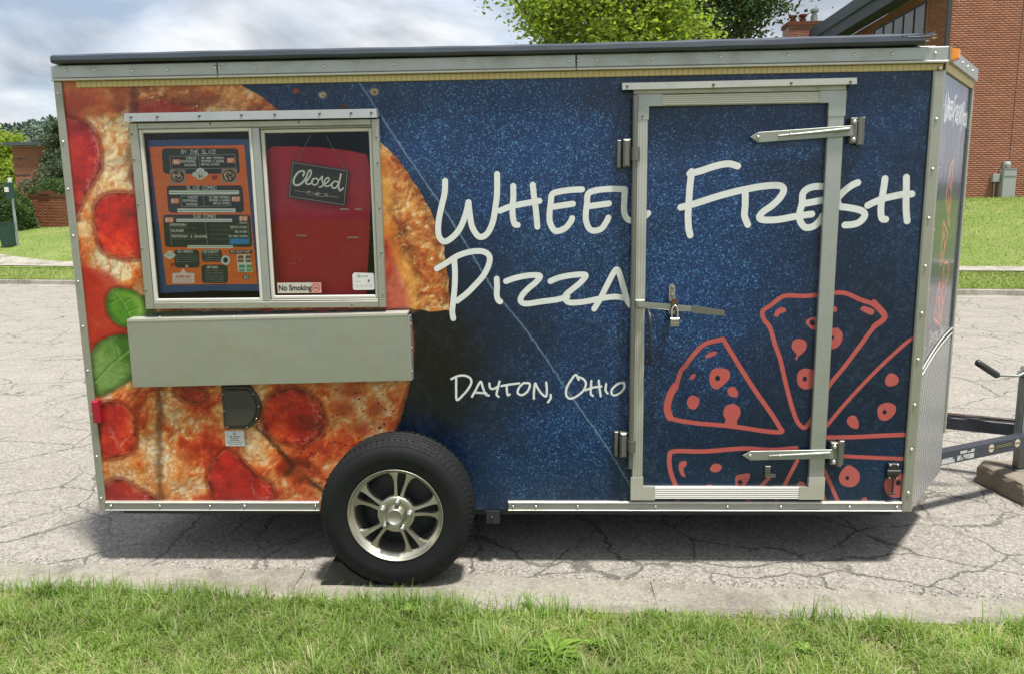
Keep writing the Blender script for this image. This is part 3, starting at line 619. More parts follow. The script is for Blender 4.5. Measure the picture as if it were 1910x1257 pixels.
# ====================== ground, road, kerbs ======================
def yk(x):      # far kerb line
    xc = min(max(x, -30), 22); return 13.89-.216*xc-.03*(x-xc)
def yf(x): return float(np.interp(x, [-60,-.242,.758,2.03,4.052,60], [1.9,-.409,-.469,-.544,-.641,-3.2]))    # near kerb, road side of the top
def yb(x): return yf(x)-.062
def yg(x): return float(np.interp(x, [-60,-.54,.79,2.01,3.11,4.26,60], [2.3,-.02,-.08,-.13,-.22,-.32,-2.9]))   # gutter meets asphalt
def zfar(x, s):
    zp = 1.43+.64*min(max((x+22)/38, 0), 1)
    if s < 2: return .12+.105*max(s, 0)
    if s < 3.15: return .33+.01*(s-2)
    t = min((s-3.15)/7.3, 1); return .345+(zp-.345)*(t*.55+.45*t*t*(3-2*t))
ground = MB(); R_ = 900
ground.add([(-R_,-R_,-.06),(R_,-R_,-.06),(R_,R_,-.06),(-R_,R_,-.06)], [(0,1,2,3)]).build('ground', LAWN, kind='structure')
xs = [-60+2*i for i in range(61)]
def strip(name, mat, f0, f1, z0, z1, n=2, xs=xs):
    m = MB(); vs = []
    for x in xs:
        for j in range(n+1):
            t = j/n; y = f0(x)*(1-t)+f1(x)*t; vs.append((x, y, z0*(1-t)+z1*t if not callable(z0) else z0(x, y)))
    fs = [(i*(n+1)+j, (i+1)*(n+1)+j, (i+1)*(n+1)+j+1, i*(n+1)+j+1) for i in range(len(xs)-1) for j in range(n)]
    return m.add(vs, fs, True).build(name, mat, kind='structure')
strip('road', ASPH, lambda x: yf(x)+.02, lambda x: yk(x)-.3, 0, 0, 3)
def yfar(d): return lambda x: yk(x)+d*1.0235
def znear(x, y): return .092+.025*math.sin(x*1.3+y)*min(1, max(0, (yb(x)-y))*1.5)+.012*math.sin(3.1*x-2*y)*min(1, max(0, yb(x)-y)*2)
strip('near_lawn', SOIL, lambda x: -14.0, lambda x: yb(x)-.002, znear, 0, 40, [-60,-40,-20,-10]+[-8+.35*i for i in range(60)]+[16,25,40,60])
def farz(x, y): return zfar(x, (y-yk(x))*.977)
strip('far_lawn', LAWN, yfar(.16), yfar(60), lambda x, y: farz(x, y), 0, 120)
fs0 = lambda x: yk(x)+1.0235*float(np.interp(x, [-60,-24,-18,-14,-10,60], [14,4.6,3.0,2.45,2.2,2.0])); fs1 = lambda x: yk(x)+1.0235*float(np.interp(x, [-60,-24,-18,-14,-10,60], [19,8.6,5.2,3.7,3.35,3.1]))
strip('footpath', WALK, fs0, fs1, lambda x, y: farz(x, y)+.022, 0, 8, [-40+.8*i for i in range(90)]+[40,60])
b = MB(); P0 = [(-30,28.8),(-24.7,32.0),(-19.5,25.2),(-16.2,22.9),(-14.4,21.3),(-15,20.9),(-18.6,22.9),(-24,25.5),(-30,27.0)]   # the path widens and turns away on the left
vs = []
for (x, y) in P0: vs.append((x, y, farz(x, y)+.03))
# kerbs, cast slab by slab
rk = np.random.default_rng(21)
kerb = empty('kerb', (2, -.5, 0), kind='structure'); joints = [-60,-30,-13.7,-10.4,-7.1,-5.47,-3.85,-2.22,-.6,1.03,2.66,4.29,5.92,7.55,9.2,14,30,60]
def jn(x, k): return .012*math.sin(x*7.3+k)+.008*math.sin(x*19.1+2*k)+.006*math.sin(x*43+k)
for a, c in zip(joints[:-1], joints[1:]):
    n = max(2, int((c-a)/.05)) if -2.3 < a < 6 else max(2, int((c-a)/1.0)); g = .0065
    m = MB(); vs = []
    for i in range(n+1):
        x = a+g+(c-a-2*g)*i/n; w = jn(x, 1)*(1 if -4 < x < 8 else 0); zt = .002*math.sin(x*9)
        vs += [(x, yb(x), -.05), (x, yb(x), .098+zt), (x, yb(x)+.010, .105+zt), (x, yf(x)-.012, .104+zt), (x, yf(x), .094+zt), (x, yf(x)+.03, .018), (x, yf(x)+.055, .005), (x, (yf(x)+yg(x))/2, .004+zt*.5), (x, yg(x)+w-.012, .009), (x, yg(x)+w, -.02)]
    fs = [(i*10+j, (i+1)*10+j, (i+1)*10+j+1, i*10+j+1) for i in range(n) for j in range(9)]+[tuple(range(10)), tuple(n*10+j for j in range(10))[::-1]]
    m.add(vs, fs).build('kerb_slab', CONC, kerb)
fk = empty('far_kerb', (0, 14, 0), kind='structure')
for i in range(-14, 12):
    x0, x1 = i*3.05, i*3.05+3.035; m = MB(); vs = []
    for j in range(4):
        x = x0+(x1-x0)*j/3; y = yk(x)
        vs += [(x, y-.45, -.02), (x, y-.44, .006), (x, y-.06, .006), (x, y-.02, .02), (x, y, .115), (x, y+.02, .13), (x, y+.165, .13), (x, y+.17, 0)]
    m.add(vs, [(i2*8+j, (i2+1)*8+j, (i2+1)*8+j+1, i2*8+j+1) for i2 in range(3) for j in range(7)]+[tuple(range(8)), tuple(24+j for j in range(8))[::-1]]).build('kerb_slab', CONC2, fk)
# ====================== grass ======================
def blades(name, x, y, z, h, w, lean, tone, mat, seed, seg=3, az=None):
    r = np.random.default_rng(seed); n = len(x); a = r.random(n)*6.283 if az is None else az
    d = np.stack([np.cos(a), np.sin(a)], 1); p = np.stack([-d[:, 1], d[:, 0]], 1); tw = r.normal(0, .35, n)
    base = np.stack([x, y, z], 1); V = np.zeros((n, 2*(seg-1)+1+0, 3)) if seg > 1 else None
    rows = []
    for k in range(seg):
        t = k/seg; hz = h*(t-.25*lean*t*t); out = h*lean*t*t*.9; c = base.copy(); c[:, :2] += d*out[:, None]; c[:, 2] += hz
        wk = (w*(1-.15*t) if k < seg-1 or seg < 3 else w*.62)[:, None]
        rows += [c-np.concatenate([p*wk/2, np.zeros((n, 1))], 1), c+np.concatenate([p*wk/2, np.zeros((n, 1))], 1)]
    tip = base.copy(); tip[:, :2] += d*(h*lean*.9)[:, None]+p*(tw*w*2)[:, None]; tip[:, 2] += h*(1-.25*lean-.25*lean*lean); rows.append(tip)
    V = np.stack(rows, 1); m = V.shape[1]; i0 = (np.arange(n)*m)[:, None]
    q = np.concatenate([i0+np.array([[2*k, 2*k+1, 2*k+3, 2*k+2]]) for k in range(seg-1)], 0) if seg > 1 else None; t = i0+np.array([[2*(seg-1), 2*seg-1, 2*seg]])
    return fast_mesh(name, V.reshape(-1, 3), q, t, np.repeat(tone, m), mat, kind='stuff')
r = np.random.default_rng(11); n = 98000
x = r.uniform(-.75, 5.2, n); yv = np.interp(x, [-60,-.242,.758,2.03,4.052,60], [1.9,-.409,-.469,-.544,-.641,-3.2])-.062
dd = r.random(n)**1.15*.95; y = yv-dd-.004
def tri(u): return np.sin(u[0]*3.1+u[1]*2.3)+np.sin(u[0]*7.7-u[1]*5.1+1)*.6+np.sin(u[0]*15.3+u[1]*11.7)*.4
cl = tri((x, y)); bare = np.sin(x*5.2+y*4.1)+np.sin(x*2.3-y*6.3+2)+np.sin(x*11-y*9)*.5
keep = r.random(n) < np.clip(1.05-.42*np.clip(bare-.75, 0, 2), .25, 1); x, y, cl, bare, dd = x[keep], y[keep], cl[keep], bare[keep], dd[keep]; n = len(x)
z = .092+.025*np.sin(x*1.3+y)*np.minimum(1, dd*1.5)+.012*np.sin(3.1*x-2*y)*np.minimum(1, dd*2)
edge = np.exp(-dd/.05); h = (.046+.020*cl*.5+.024*r.random(n))*(.75+.5*r.random(n)); h = np.clip(h*(1-.25*edge), .016, .13)
h *= np.where(r.random(n) < .05, 1.55, 1); lean = np.clip(r.normal(.75, .35, n), .05, 1.5)
nc = 1500; ccx = r.uniform(-.75, 5.2, nc); cdd = r.random(nc)**1.1*.95; ccy = np.interp(ccx, [-60,-.242,.758,2.03,4.052,60], [1.9,-.409,-.469,-.544,-.641,-3.2])-.066-cdd; cht = np.clip(r.normal(1.12, .33, nc), .5, 2.0); cto = r.normal(0, .10, nc); cdir = r.random(nc)*6.283
az = r.random(n)*6.283; isc = r.random(n) < .62; ci = r.integers(0, nc, n); ox, oy = r.normal(0, .020, n), r.normal(0, .020, n)
x = np.where(isc, ccx[ci]+ox, x); ny = ccy[ci]+oy; lim = np.interp(x, [-60,-.242,.758,2.03,4.052,60], [1.9,-.409,-.469,-.544,-.641,-3.2])-.058; y = np.where(isc, np.minimum(ny, lim), y); dd = lim-y
z = .092+.025*np.sin(x*1.3+y)*np.minimum(1, dd*1.5)+.012*np.sin(3.1*x-2*y)*np.minimum(1, dd*2)
h = np.where(isc, h*cht[ci], h*.85); h *= np.where(x > 1.9, 1-.5*np.exp(-dd/.07), 1); h = np.clip(h, .012, .14); cto_ = np.where(isc, cto[ci], 0)
az = np.where(isc & (r.random(n) < .7), np.where(r.random(n) < .5, np.arctan2(oy, ox), cdir[ci])+r.normal(0, .5, n), az)
tone = np.clip(.47+cto_+.10*cl*.4+.20*r.normal(0, 1, n)+.13*np.clip(bare, 0, 2)+.10*dd-.16*edge, 0, .88); tone = np.where(r.random(n) < .08+.10*np.clip(bare, 0, 2), .97, tone)
blades('grass', x, y, z, h, np.clip(r.normal(.0038, .0011, n), .0018, .0075), lean, tone, GRASSM, 5, 3, az)
# longer uncut blades that lean over the kerb
n = 1250; tcx = r.choice(np.array([-.3,.0,.15,.3,.5,.7,.85,1.45,1.57,1.64,1.75,2.15,3.25,4.05]), n); x = tcx+r.normal(0, .09, n); y = np.interp(x, [-60,-.242,.758,2.03,4.052,60], [1.9,-.409,-.469,-.544,-.641,-3.2])-.055-np.abs(r.normal(0, .030, n))
blades('grass', x, y, np.full(n, .094), np.clip(r.normal(.085, .022, n), .04, .15), np.clip(r.normal(.0036, .0009, n), .002, .006), np.clip(r.normal(.7, .35, n), .1, 1.4), np.clip(r.normal(.40, .18, n), 0, .9), GRASSM, 15, 3, r.normal(1.57, 1.1, n))
# flat thatch of cut and dead blades under the living ones
n = 30000; x = r.uniform(-.7, 5.1, n); dd = r.random(n)*.95; y = np.interp(x, [-60,-.242,.758,2.03,4.052,60], [1.9,-.409,-.469,-.544,-.641,-3.2])-.07-dd
blades('dead_grass', x, y, .094+.02*np.sin(x*1.3+y)*np.minimum(1, dd*1.5), .03+.02*r.random(n), np.full(n, .003), 1.2+.3*r.random(n), np.clip(r.normal(.9, .12, n), .5, 1), GRASSM, 6, 2)
# the same lawn, thinner, round and behind the camera
n = 42000; x = r.uniform(-5, 9, n); y = np.interp(x, [-60,-.242,.758,2.03,4.052,60], [1.9,-.409,-.469,-.544,-.641,-3.2])-.07-r.random(n)*3.2
k = ~((x > -.75) & (x < 5.2) & (y > -1.45)); x, y = x[k], y[k]; n = len(x)
blades('grass', x, y, np.full(n, .088), .05+.03*r.random(n), np.full(n, .006), r.uniform(.3, 1.2, n), np.clip(r.normal(.45, .2, n), 0, 1), GRASSM, 7, 2)
# grit, clippings and dead leaves that collect in the gutter
q = np.random.default_rng(33); n = 2600; x = q.uniform(-1.5, 6, n); t = q.random(n); yg_ = np.array([yg(a) for a in x]); yf_ = np.array([yf(a) for a in x])
y = np.where(q.random(n) < .62, yg_+q.normal(.01, .035, n), np.where(q.random(n) < .6, yf_+.05+np.abs(q.normal(0, .03, n)), yg_+q.random(n)**2*1.6)); y = np.maximum(y, yf_+.045)
s = .0016+.0034*q.random(n)**2; O = np.array([[1,0,0],[-1,0,0],[0,1,0],[0,-1,0],[0,0,.7],[0,0,-.7]])
V = (np.stack([x, y, np.where(y < yg_, .006, .001)+s*.4], 1)[:, None]+O[None]*(s[:, None]*(.7+.6*q.random((n, 6))))[..., None]).reshape(-1, 3); i0 = (np.arange(n)*6)[:, None]
F = np.concatenate([i0+np.array([f]) for f in [(0,2,4),(2,1,4),(1,3,4),(3,0,4),(2,0,5),(1,2,5),(3,1,5),(0,3,5)]], 0)
GRIT = M('grit'); GRIT.inp('Base Color', GRIT.ramp(GRIT.attr('tone'), [(0,(.07,.06,.05)),(.5,(.24,.21,.17)),(1,(.5,.47,.4))])).inp('Roughness', .9)
fast_mesh('gravel', V, None, F, np.repeat(q.random(n), 6), GRIT.m, kind='stuff')
n = 520; x = q.uniform(-1, 5.5, n); y = np.array([yf(a) for a in x])+np.where(q.random(n) < .7, -.03+.03*q.normal(0, 1, n), .08+.08*np.abs(q.normal(0, 1, n)))
blades('dead_grass', x, y, np.where(y < np.array([yf(a) for a in x]), .107, .009), .004+.004*q.random(n), np.full(n, .0028), 6+5*q.random(n), np.clip(q.normal(.8, .2, n), .2, 1), GRASSM, 36, 2)
# far lawns
def farpatch(n, x0, x1, s0, s1, seed, hh=.055):
    q = np.random.default_rng(seed); x = q.uniform(x0, x1, n); s = s0+(s1-s0)*q.random(n)
    y = np.array([yk(a) for a in x])+s*1.0235; z = np.array([zfar(a, b) for a, b in zip(x, s)]); return x, y, z, hh*(.6+.8*q.random(n))
parts = [farpatch(26000, 8, 22, .2, 1.97, 1), farpatch(52000, 8, 24, 3.2, 11.2, 2), farpatch(14000, -21, -8, .2, 1.97, 3), farpatch(26000, -26, -10, 3.2, 11.5, 4), farpatch(7000, -30, 26, 3.16, 3.3, 8), farpatch(7000, -30, 26, 1.9, 2.0, 9), farpatch(7000, -30, 26, .17, .26, 10)]
x, y, z, h = [np.concatenate([p[i] for p in parts]) for i in range(4)]; q = np.random.default_rng(9); n = len(x)
tn = np.clip(.45+.22*np.sin(x*1.1+y*.8)*np.sin(y*1.7-x*.4)+.2*q.normal(0, 1, n), 0, 1)
blades('far_grass', x, y, z-.004, h, .012+.010*q.random(n), q.uniform(.3, 1.3, n), tn, FARGRASS, 12, 1)
# broad-leaved weeds in the near grass
def weed(px, py, nl, L, label, seed, narrow=.28):
    g0 = at(px, py, 2, .10); q = random.Random(seed); V, Q, T, tn = [], [], [], []
    for i in range(nl):
        a = q.uniform(0, 6.283); l = L*q.uniform(.35, 1.1); w = l*narrow*q.uniform(.6, 1.3); el = q.uniform(.2, 1.25); g = g0+np.array([q.gauss(0, L*.12), q.gauss(0, L*.09), 0]); t = q.random(); b0 = len(V)
        for k in range(6):
            u = k/5; wid = w*math.sin(math.pi*min(1, .12+u*.88))**.8*.5 if k < 5 else .0006; rr = l*u*math.cos(el*(1-.55*u)); zz = l*u*math.sin(el)*(1-.55*u)+.004
            c = (g[0]+rr*math.cos(a), g[1]+rr*math.sin(a), .1+zz); px_, py_ = -math.sin(a)*wid, math.cos(a)*wid
            V += [(c[0]-px_, c[1]-py_, c[2]+wid*.35), (c[0], c[1], c[2]-wid*.12), (c[0]+px_, c[1]+py_, c[2]+wid*.35)]; tn += [t, t*.6+.4, t]
            if k: Q += [(b0+3*k-3, b0+3*k-2, b0+3*k+1, b0+3*k), (b0+3*k-2, b0+3*k-1, b0+3*k+2, b0+3*k+1)]
    o = fast_mesh('weed', np.array(V)-np.array([g0[0], g0[1], .1]), Q, None, tn, WEEDM); o.location = (g0[0], g0[1], .118)
    group_of(o, label, 'weed', 'weeds in the near grass')
weed(1030, 1240, 120, .12, 'wide yellow-green weed with many narrow leaves at the bottom edge below the door', 1, .12)
weed(1500, 1222, 12, .038, 'small low weed in the grass under the right end of the trailer', 2, .4)
weed(1110, 1212, 22, .055, 'smaller broad-leaved weed just behind the wide narrow-leaved one', 3, .30)
weed(760, 1150, 12, .05, 'tiny weed rosette in the grass below the trailer wheel', 4, .45)
# ====================== brick buildings ======================
def brickwall(name, org, u, L, z0, z1, mat, parent, bl=.203, bh=.0677, seed=1, holes=(), zline=None, dep=.012):
    """raised bricks over a mortar face: org (x, y) start, u unit vector along the wall, outside to the left of -u"""
    q = np.random.default_rng(seed); u = np.array(u); nrm = np.array([u[1], -u[0]]); rows = int((z1-z0)/bh); V, Q, tn = [], [], []
    S0, S1, Z0, T = [], [], [], []
    for r_ in range(rows):
        s = np.arange(-.5*(r_ % 2)*bl, L, bl); a = np.maximum(s, 0)+.004; b_ = np.minimum(s+bl, L)-.004; ok = b_-a > .03
        zc = z0+r_*bh
        for (h0, h1, g0, g1) in holes: ok &= ~((b_ > h0+.02) & (a < h1-.02) & (zc+bh > g0+.01) & (zc < g1-.01))
        S0.append(a[ok]); S1.append(b_[ok]); Z0.append(np.full(ok.sum(), zc)); T.append(np.clip(q.random(ok.sum())*.8+.1+.12*q.normal()*(1 if r_ % 3 == 0 else .3), 0, 1))
    S0, S1, Z0, T = map(np.concatenate, (S0, S1, Z0, T)); n = len(S0); d = dep*(.85+.3*q.random(n)); P = []
    for (s, zz, dp) in [(S0, 0, 0), (S1, 0, 0), (S1, 1, 0), (S0, 1, 0), (S0, 0, 1), (S1, 0, 1), (S1, 1, 1), (S0, 1, 1)]:
        off = d*dp-.001; P.append(np.stack([org[0]+u[0]*s+nrm[0]*off, org[1]+u[1]*s+nrm[1]*off, Z0+.005+(bh-.010)*zz], 1))
    V = np.stack(P, 1).reshape(-1, 3); i0 = (np.arange(n)*8)[:, None]
    Q = np.concatenate([i0+np.array([f]) for f in [(4,5,6,7), (0,1,5,4), (2,3,7,6), (1,2,6,5), (3,0,4,7)]], 0)
    return fast_mesh(name, V, Q, None, np.repeat(T, 8), mat, parent, 'stuff')
XB, YB, ZBB = 15.037, 21.6, 1.9
bld = empty('brick_building', (XB, YB, ZBB), 'tall red brick building with a dark sloping eave behind the right end of the trailer', 'building')
ZE = 9.72
w = MB(); w.box(XB, XB+12, YB, YB+.3, ZBB-.3, ZE+1.2); w.build('wall', MORTAR, bld)
w = MB(); w.box(XB, XB+.3, YB+.3, YB+12, ZBB-.3, 8.85); w.box(XB+.3, XB+12, YB+11.7, YB+12, ZBB-.3, 8.85); w.box(XB+11.7, XB+12, YB+.3, YB+11.7, ZBB-.3, 8.85); w.build('wall', MORTAR, bld)
brickwall('bricks', (XB, YB), (1, 0), 12, ZBB-.1, ZE+1.2, BRICK, bld, seed=1)
wins = [(1.45, 5.35, 6.6, 8.55), (6.35, 7.5, 7.2, 8.6)]
hol = [(12-h1, 12-h0, g0, g1) for h0, h1, g0, g1 in wins]
brickwall('bricks', (XB, YB+12), (0, -1), 12, 4.5, 8.85, BRICK, bld, seed=2, holes=hol)
for (h0, h1, g0, g1), np_ in zip(wins, (5, 2)):
    fr = MB(); yy0, yy1 = YB+h0, YB+h1; fr.box(XB-.03, XB, yy0, yy1, g0, g0+.06); fr.box(XB-.03, XB, yy0, yy1, g1-.06, g1)
    for k in range(np_+1):
        ym = yy0+(yy1-yy0-.06)*k/np_; fr.box(XB-.035, XB, ym, ym+.06, g0+.06, g1-.06)
    wo = fr.build('window', WFRAME, bld)
    for k in range(np_):
        ya = yy0+(yy1-yy0-.06)*k/np_+.062; yc = yy0+(yy1-yy0-.06)*(k+1)/np_-.002; MB().box(XB-.012, XB-.004, ya, yc, g0+.062, g1-.062).build('pane', WGLASS, wo)
f = MB(); f.box(XB-.62, XB-.55, YB+1.5, YB+12.6, 8.86, 9.30); f.build('fascia_board', FASCIA, bld)
f = MB(); f.box(XB-.70, XB-.64, YB+1.5, YB+12.6, 9.30, 9.75); f.build('fascia_board', FASCIA, bld)
f = MB(); f.box(XB-.55, XB-.001, YB+.02, YB+12.6, 8.86, 8.92); f.build('soffit', FASCIA, bld)
f = MB(); f.hexa([(XB-.64,YB+.05,9.60),(XB+6,YB+.05,11.6),(XB+6,YB+12.6,11.6),(XB-.64,YB+12.6,9.60),(XB-.64,YB+.05,9.72),(XB+6,YB+.05,11.75),(XB+6,YB+12.6,11.75),(XB-.64,YB+12.6,9.72)]); f.build('roof', FASCIA, bld)
MB().box(XB-.10, XB+.02, YB-.12, YB-.015, 2.1, ZE+1.2).build('downpipe', WFRAME, bld)
MB().box(17.27, 17.285, YB-.018, YB-.013, 2.1, ZE+1.2).build('expansion_joint', WFRAME, bld)
ec = empty('electric_cabinet', (17.19, YB-.1, 2.05), 'tall grey electric cabinet at the foot of the brick wall', 'electric box')
MB().bbox(16.985, 17.40, YB-.27, YB-.02, 2.02, 2.97, .012).build('cabinet_body', GREYBOX, ec); MB().box(17.0, 17.385, YB-.285, YB-.272, 2.75, 2.90).build('cabinet_door', GREYBOX, ec); MB().box(16.975, 17.41, YB-.285, YB-.02, 2.972, 2.99).build('lid', GREYBOX, ec)
eb = empty('meter_box', (16.85, YB-.1, 2.56), 'small square grey box left of the tall cabinet on the brick wall', 'electric box')
MB().bbox(16.73, 16.965, YB-.16, YB-.02, 2.57, 2.82, .01).build('box_body', GREYBOX, eb); MB().tube([(16.85,YB-.05,2.56),(16.85,YB-.05,2.1)], .02, 8).build('conduit', GREYBOX, eb)
em = empty('electric_meter', (17.16, YB-.1, 2.98), 'round-faced grey electric meter above the tall cabinet', 'electric meter')
MB().bbox(17.06, 17.27, YB-.12, YB-.02, 3.0, 3.21, .01).build('meter_base', GREYBOX, em); MB().lathe([(.085,0),(.085,.06),(.06,.08),(.001,.085)], (17.165,YB-.12,3.10), (0,-1,0), 20).build('meter_dial', GREYBOX, em)
# the building whose chimney shows over the roof
ch = empty('brick_house', (14, 33, 2), 'low brick house far behind the trailer showing only its chimney with three pots', 'house')
MB().box(8.5, 14.9, 31.5, 40, 1.6, 7.2).build('wall', BRICK2, ch); f = MB(); f.prism([(8,31,7.2),(15,31,7.2),(13.6,31,9.2),(9.9,31,9.2)], (0,9.5,0)); f.build('roof', FASCIA, ch)
cm = MB().box(13.40, 15.00, 32.02, 32.9, 7.0, 9.95).build('chimney', MORTAR, ch)
c2 = MB(); c2.box(13.34, 15.06, 31.96, 32.96, 9.95, 10.12); c2.build('chimney_cap', BRICK2, ch)
brickwall('bricks', (13.40, 32.02), (1, 0), 1.6, 8.2, 9.94, BRICK, ch, seed=5)
for px_, hh in ((13.72, .36), (14.16, .40), (14.66, .62)):
    MB().lathe([(.15,0),(.15,hh*.55),(.11,hh*.6),(.11,hh*.8),(.19,hh*.82),(.19,hh)], (px_, 32.5, 10.12), (0,0,1), 12, smooth=False).build('chimney_pot', BRICK2 if hh < .5 else STEEL, ch)
# left: garden wall, brick building
gw = empty('garden_wall', (-17, 29.6, 1.4), 'low red brick garden wall on the left lawn beside the clipped hedge', 'wall')
MB().box(-21.3, -10, 29.6, 29.85, 1.1, 2.86).build('wall', MORTAR, gw); brickwall('bricks', (-21.3, 29.6), (1, 0), 11.3, 1.2, 2.84, BRICK2, gw, seed=6)
MB().box(-21.32, -9.98, 29.56, 29.89, 2.862, 2.93).build('coping', BRICK2, gw)
MB().box(-20.24, -19.74, 29.52, 29.92, 2.932, 3.08).build('pier_cap', BRICK2, gw)
lb = empty('brick_building', (-24, 38, 2), 'flat-roofed reddish brick building behind the dark tree on the left', 'building')
MB().box(-27.2, -12, 38, 50, 1.2, 5.92).build('wall', MORTAR, lb); brickwall('bricks', (-27.2, 38), (1, 0), 9, 2.6, 5.9, BRICK, lb, seed=7); MB().box(-27.5, -11.7, 37.7, 50.3, 5.922, 6.1).build('flat_roof', FASCIA, lb)
for zz in (3.1, 4.3, 5.2): MB().box(-27.2, -26.3, 37.975, 37.986, zz, zz+.05).build('shadow_strip', WFRAME, lb)  # thin dark strips standing for shadow lines across the brick face
# green bag dispenser and bin
def on_ground(u, v):
    d = AX_F+AX_R*(u-IW/2)/FPX-AX_U*(v-IH/2)/FPX; t = 18.0
    while t < 80 and CAM[2]+d[2]*t > farz(CAM[0]+d[0]*t, CAM[1]+d[1]*t): t += .05
    return CAM+d*t
gx, gy, gz = [float(q_) for q_ in on_ground(34, 459)]; k_g = (gy+3.4)/25.4
gp = empty('bin_post', (gx, gy, gz), 'grey post with dark green bag dispenser and small green bin on the left lawn', 'litter bin')
MB().box(gx-.03, gx+.03, gy-.03, gy+.03, gz-.05, gz+2.33*k_g).build('post', POSTM, gp); MB().bbox(gx-.16, gx+.12, gy-.12, gy-.032, gz+1.62*k_g, gz+2.15*k_g, .01).build('dispenser', GREEN, gp)
MB().box(gx-.18, gx-.02, gy-.136, gy-.122, gz+1.84*k_g, gz+2.0*k_g).build('notice', PRINT, gp); MB().box(gx-.07, gx+.07, gy-.05, gy-.033, gz+2.17*k_g, gz+2.32*k_g).build('sign_plate', PRINT, gp)
t = MB(); t.hexa([(gx-.42,gy-.30,gz-.02),(gx-.04,gy-.30,gz-.02),(gx-.04,gy-.034,gz-.02),(gx-.42,gy-.034,gz-.02),(gx-.50,gy-.36,gz+.8*k_g),(gx-.035,gy-.36,gz+.8*k_g),(gx-.035,gy-.034,gz+.8*k_g),(gx-.50,gy-.034,gz+.8*k_g)]); t.build('bin', GREEN, gp)
MB().box(gx-.52, gx-.034, gy-.38, gy-.034, gz+.8*k_g+.002, gz+.8*k_g+.03).build('bin_lid', GREEN, gp)
CORE = plain('shaded_core', (.03,.045,.02), .95, 0, .5, 20, .8, 25, .05)
# ====================== trees and shrubs ======================
def leaves(C, size, seed, flat=.5, asp=.55):
    q = np.random.default_rng(seed); n = len(C); s = size*(.6+.8*q.random(n)); a = q.normal(0, 1, (n, 3)); a[:, 2] *= flat; a /= np.linalg.norm(a, axis=1)[:, None]+1e-9
    b_ = q.normal(0, 1, (n, 3)); b_ -= a*(a*b_).sum(1)[:, None]; b_ /= np.linalg.norm(b_, axis=1)[:, None]+1e-9; nn = np.cross(a, b_)
    P0 = C; P1 = C+a*(s*.5)[:, None]+b_*(s*asp*.5)[:, None]+nn*(s*.12)[:, None]; P2 = C+a*s[:, None]; P3 = C+a*(s*.5)[:, None]-b_*(s*asp*.5)[:, None]+nn*(s*.12)[:, None]
    V = np.stack([P0, P1, P2, P3], 1).reshape(-1, 3); i0 = (np.arange(n)*4)[:, None]
    return V, np.concatenate([i0+np.array([[0,1,2]]), i0+np.array([[0,2,3]])], 0)
def tree(loc, H, spread, label, mat, seed, nleaf=22000, lsize=.14, group=None, trunk_h=.25, name='tree', clump=.42, levels=4, droop=.1, bare=0, trad=.16, flat=.5, up=.55):
    q = random.Random(seed); root = empty(name, loc, label, 'tree', group); tb = MB(); tips = []; L0 = H*trunk_h
    def grow(p, d, l, r, lev):
        pts = [p]; c = p; dd = d.copy(); n = 3 if lev else 5
        for i in range(n):
            dd = (dd+Vector((q.uniform(-1,1), q.uniform(-1,1), q.uniform(-.5,.9)-droop*lev*.4))*.16).normalized(); c = c+dd*(l/n); pts.append(c)
        tb.tube(pts, [r*(1-.55*i/n) for i in range(n+1)], 7 if lev < 2 else 4, cap=False)
        if lev >= levels-2:
            for pp in pts[1:]: tips.append((pp, lev))
        if lev < levels:
            k = q.choice((3, 4)) if lev else 6
            for j in range(k):
                t = q.uniform(.45, 1.0) if lev else q.uniform(.7, 1); pp = pts[min(n, max(1, int(t*n+.5)))]
                a = q.uniform(0, 6.283); s = Vector((math.cos(a), math.sin(a), 0)); nd = (dd*(.75 if lev else .8)+s*(spread*q.uniform(.6, 1.1))+Vector((0,0,up*q.uniform(0,.6)))).normalized()
                grow(pp, nd, l*q.uniform(.60, .82), r*.5, lev+1)
    grow(Vector(loc)-Vector((0,0,.2)), Vector((0,0,1)), L0 if L0 > 1 else 1.0, trad, 0)
    # scale the skeleton to the wanted height
    zt_ = max(t[0].z for t in tips)-loc[2]; k = H/zt_
    lo = Vector(loc); tb.v = [tuple(lo+(Vector(v)-lo)*k) for v in tb.v]; T = np.array([list(lo+(t[0]-lo)*k) for t in tips]); lev = np.array([t[1] for t in tips])
    tb.build('trunk', BARK, root)
    g = np.random.default_rng(seed+50); idx = g.integers(0, len(T), nleaf)
    if bare: ok = (T[:, 0] < loc[0]+bare); cand = np.where(ok | (g.random(len(T)) < .22))[0]; idx = cand[g.integers(0, len(cand), nleaf)]
    cs = g.normal(0, clump*.55, (len(T), 3)); sub = g.integers(0, 4, nleaf); C = T[idx]+np.roll(cs, 1, 0)[(idx*4+sub*7) % len(T)]*.9+g.normal(0, clump*.42, (nleaf, 3))
    V, F = leaves(C, lsize, seed+9, flat)
    tn = np.repeat(np.clip(.5+.22*g.normal(0, 1, nleaf)+.18*np.sin(idx*1.7), 0, 1), 4)
    fast_mesh('crown', V, None, F, tn, mat, root); return root
tree((4.75, 20.5, 1.6), 8.5, .54, 'lime green tree with airy leafy crown rising behind the middle of the trailer roof', LIME, 4, 27000, .15, trunk_h=.16, clump=.5, levels=4)
tree((9.1, 25.0, 1.9), 10.4, .72, 'dark green tree right of the lime one with bare twigs on its right side', DARKL, 12, 22000, .16, trunk_h=.22, clump=.45, levels=4, bare=.9, trad=.14, up=.4)
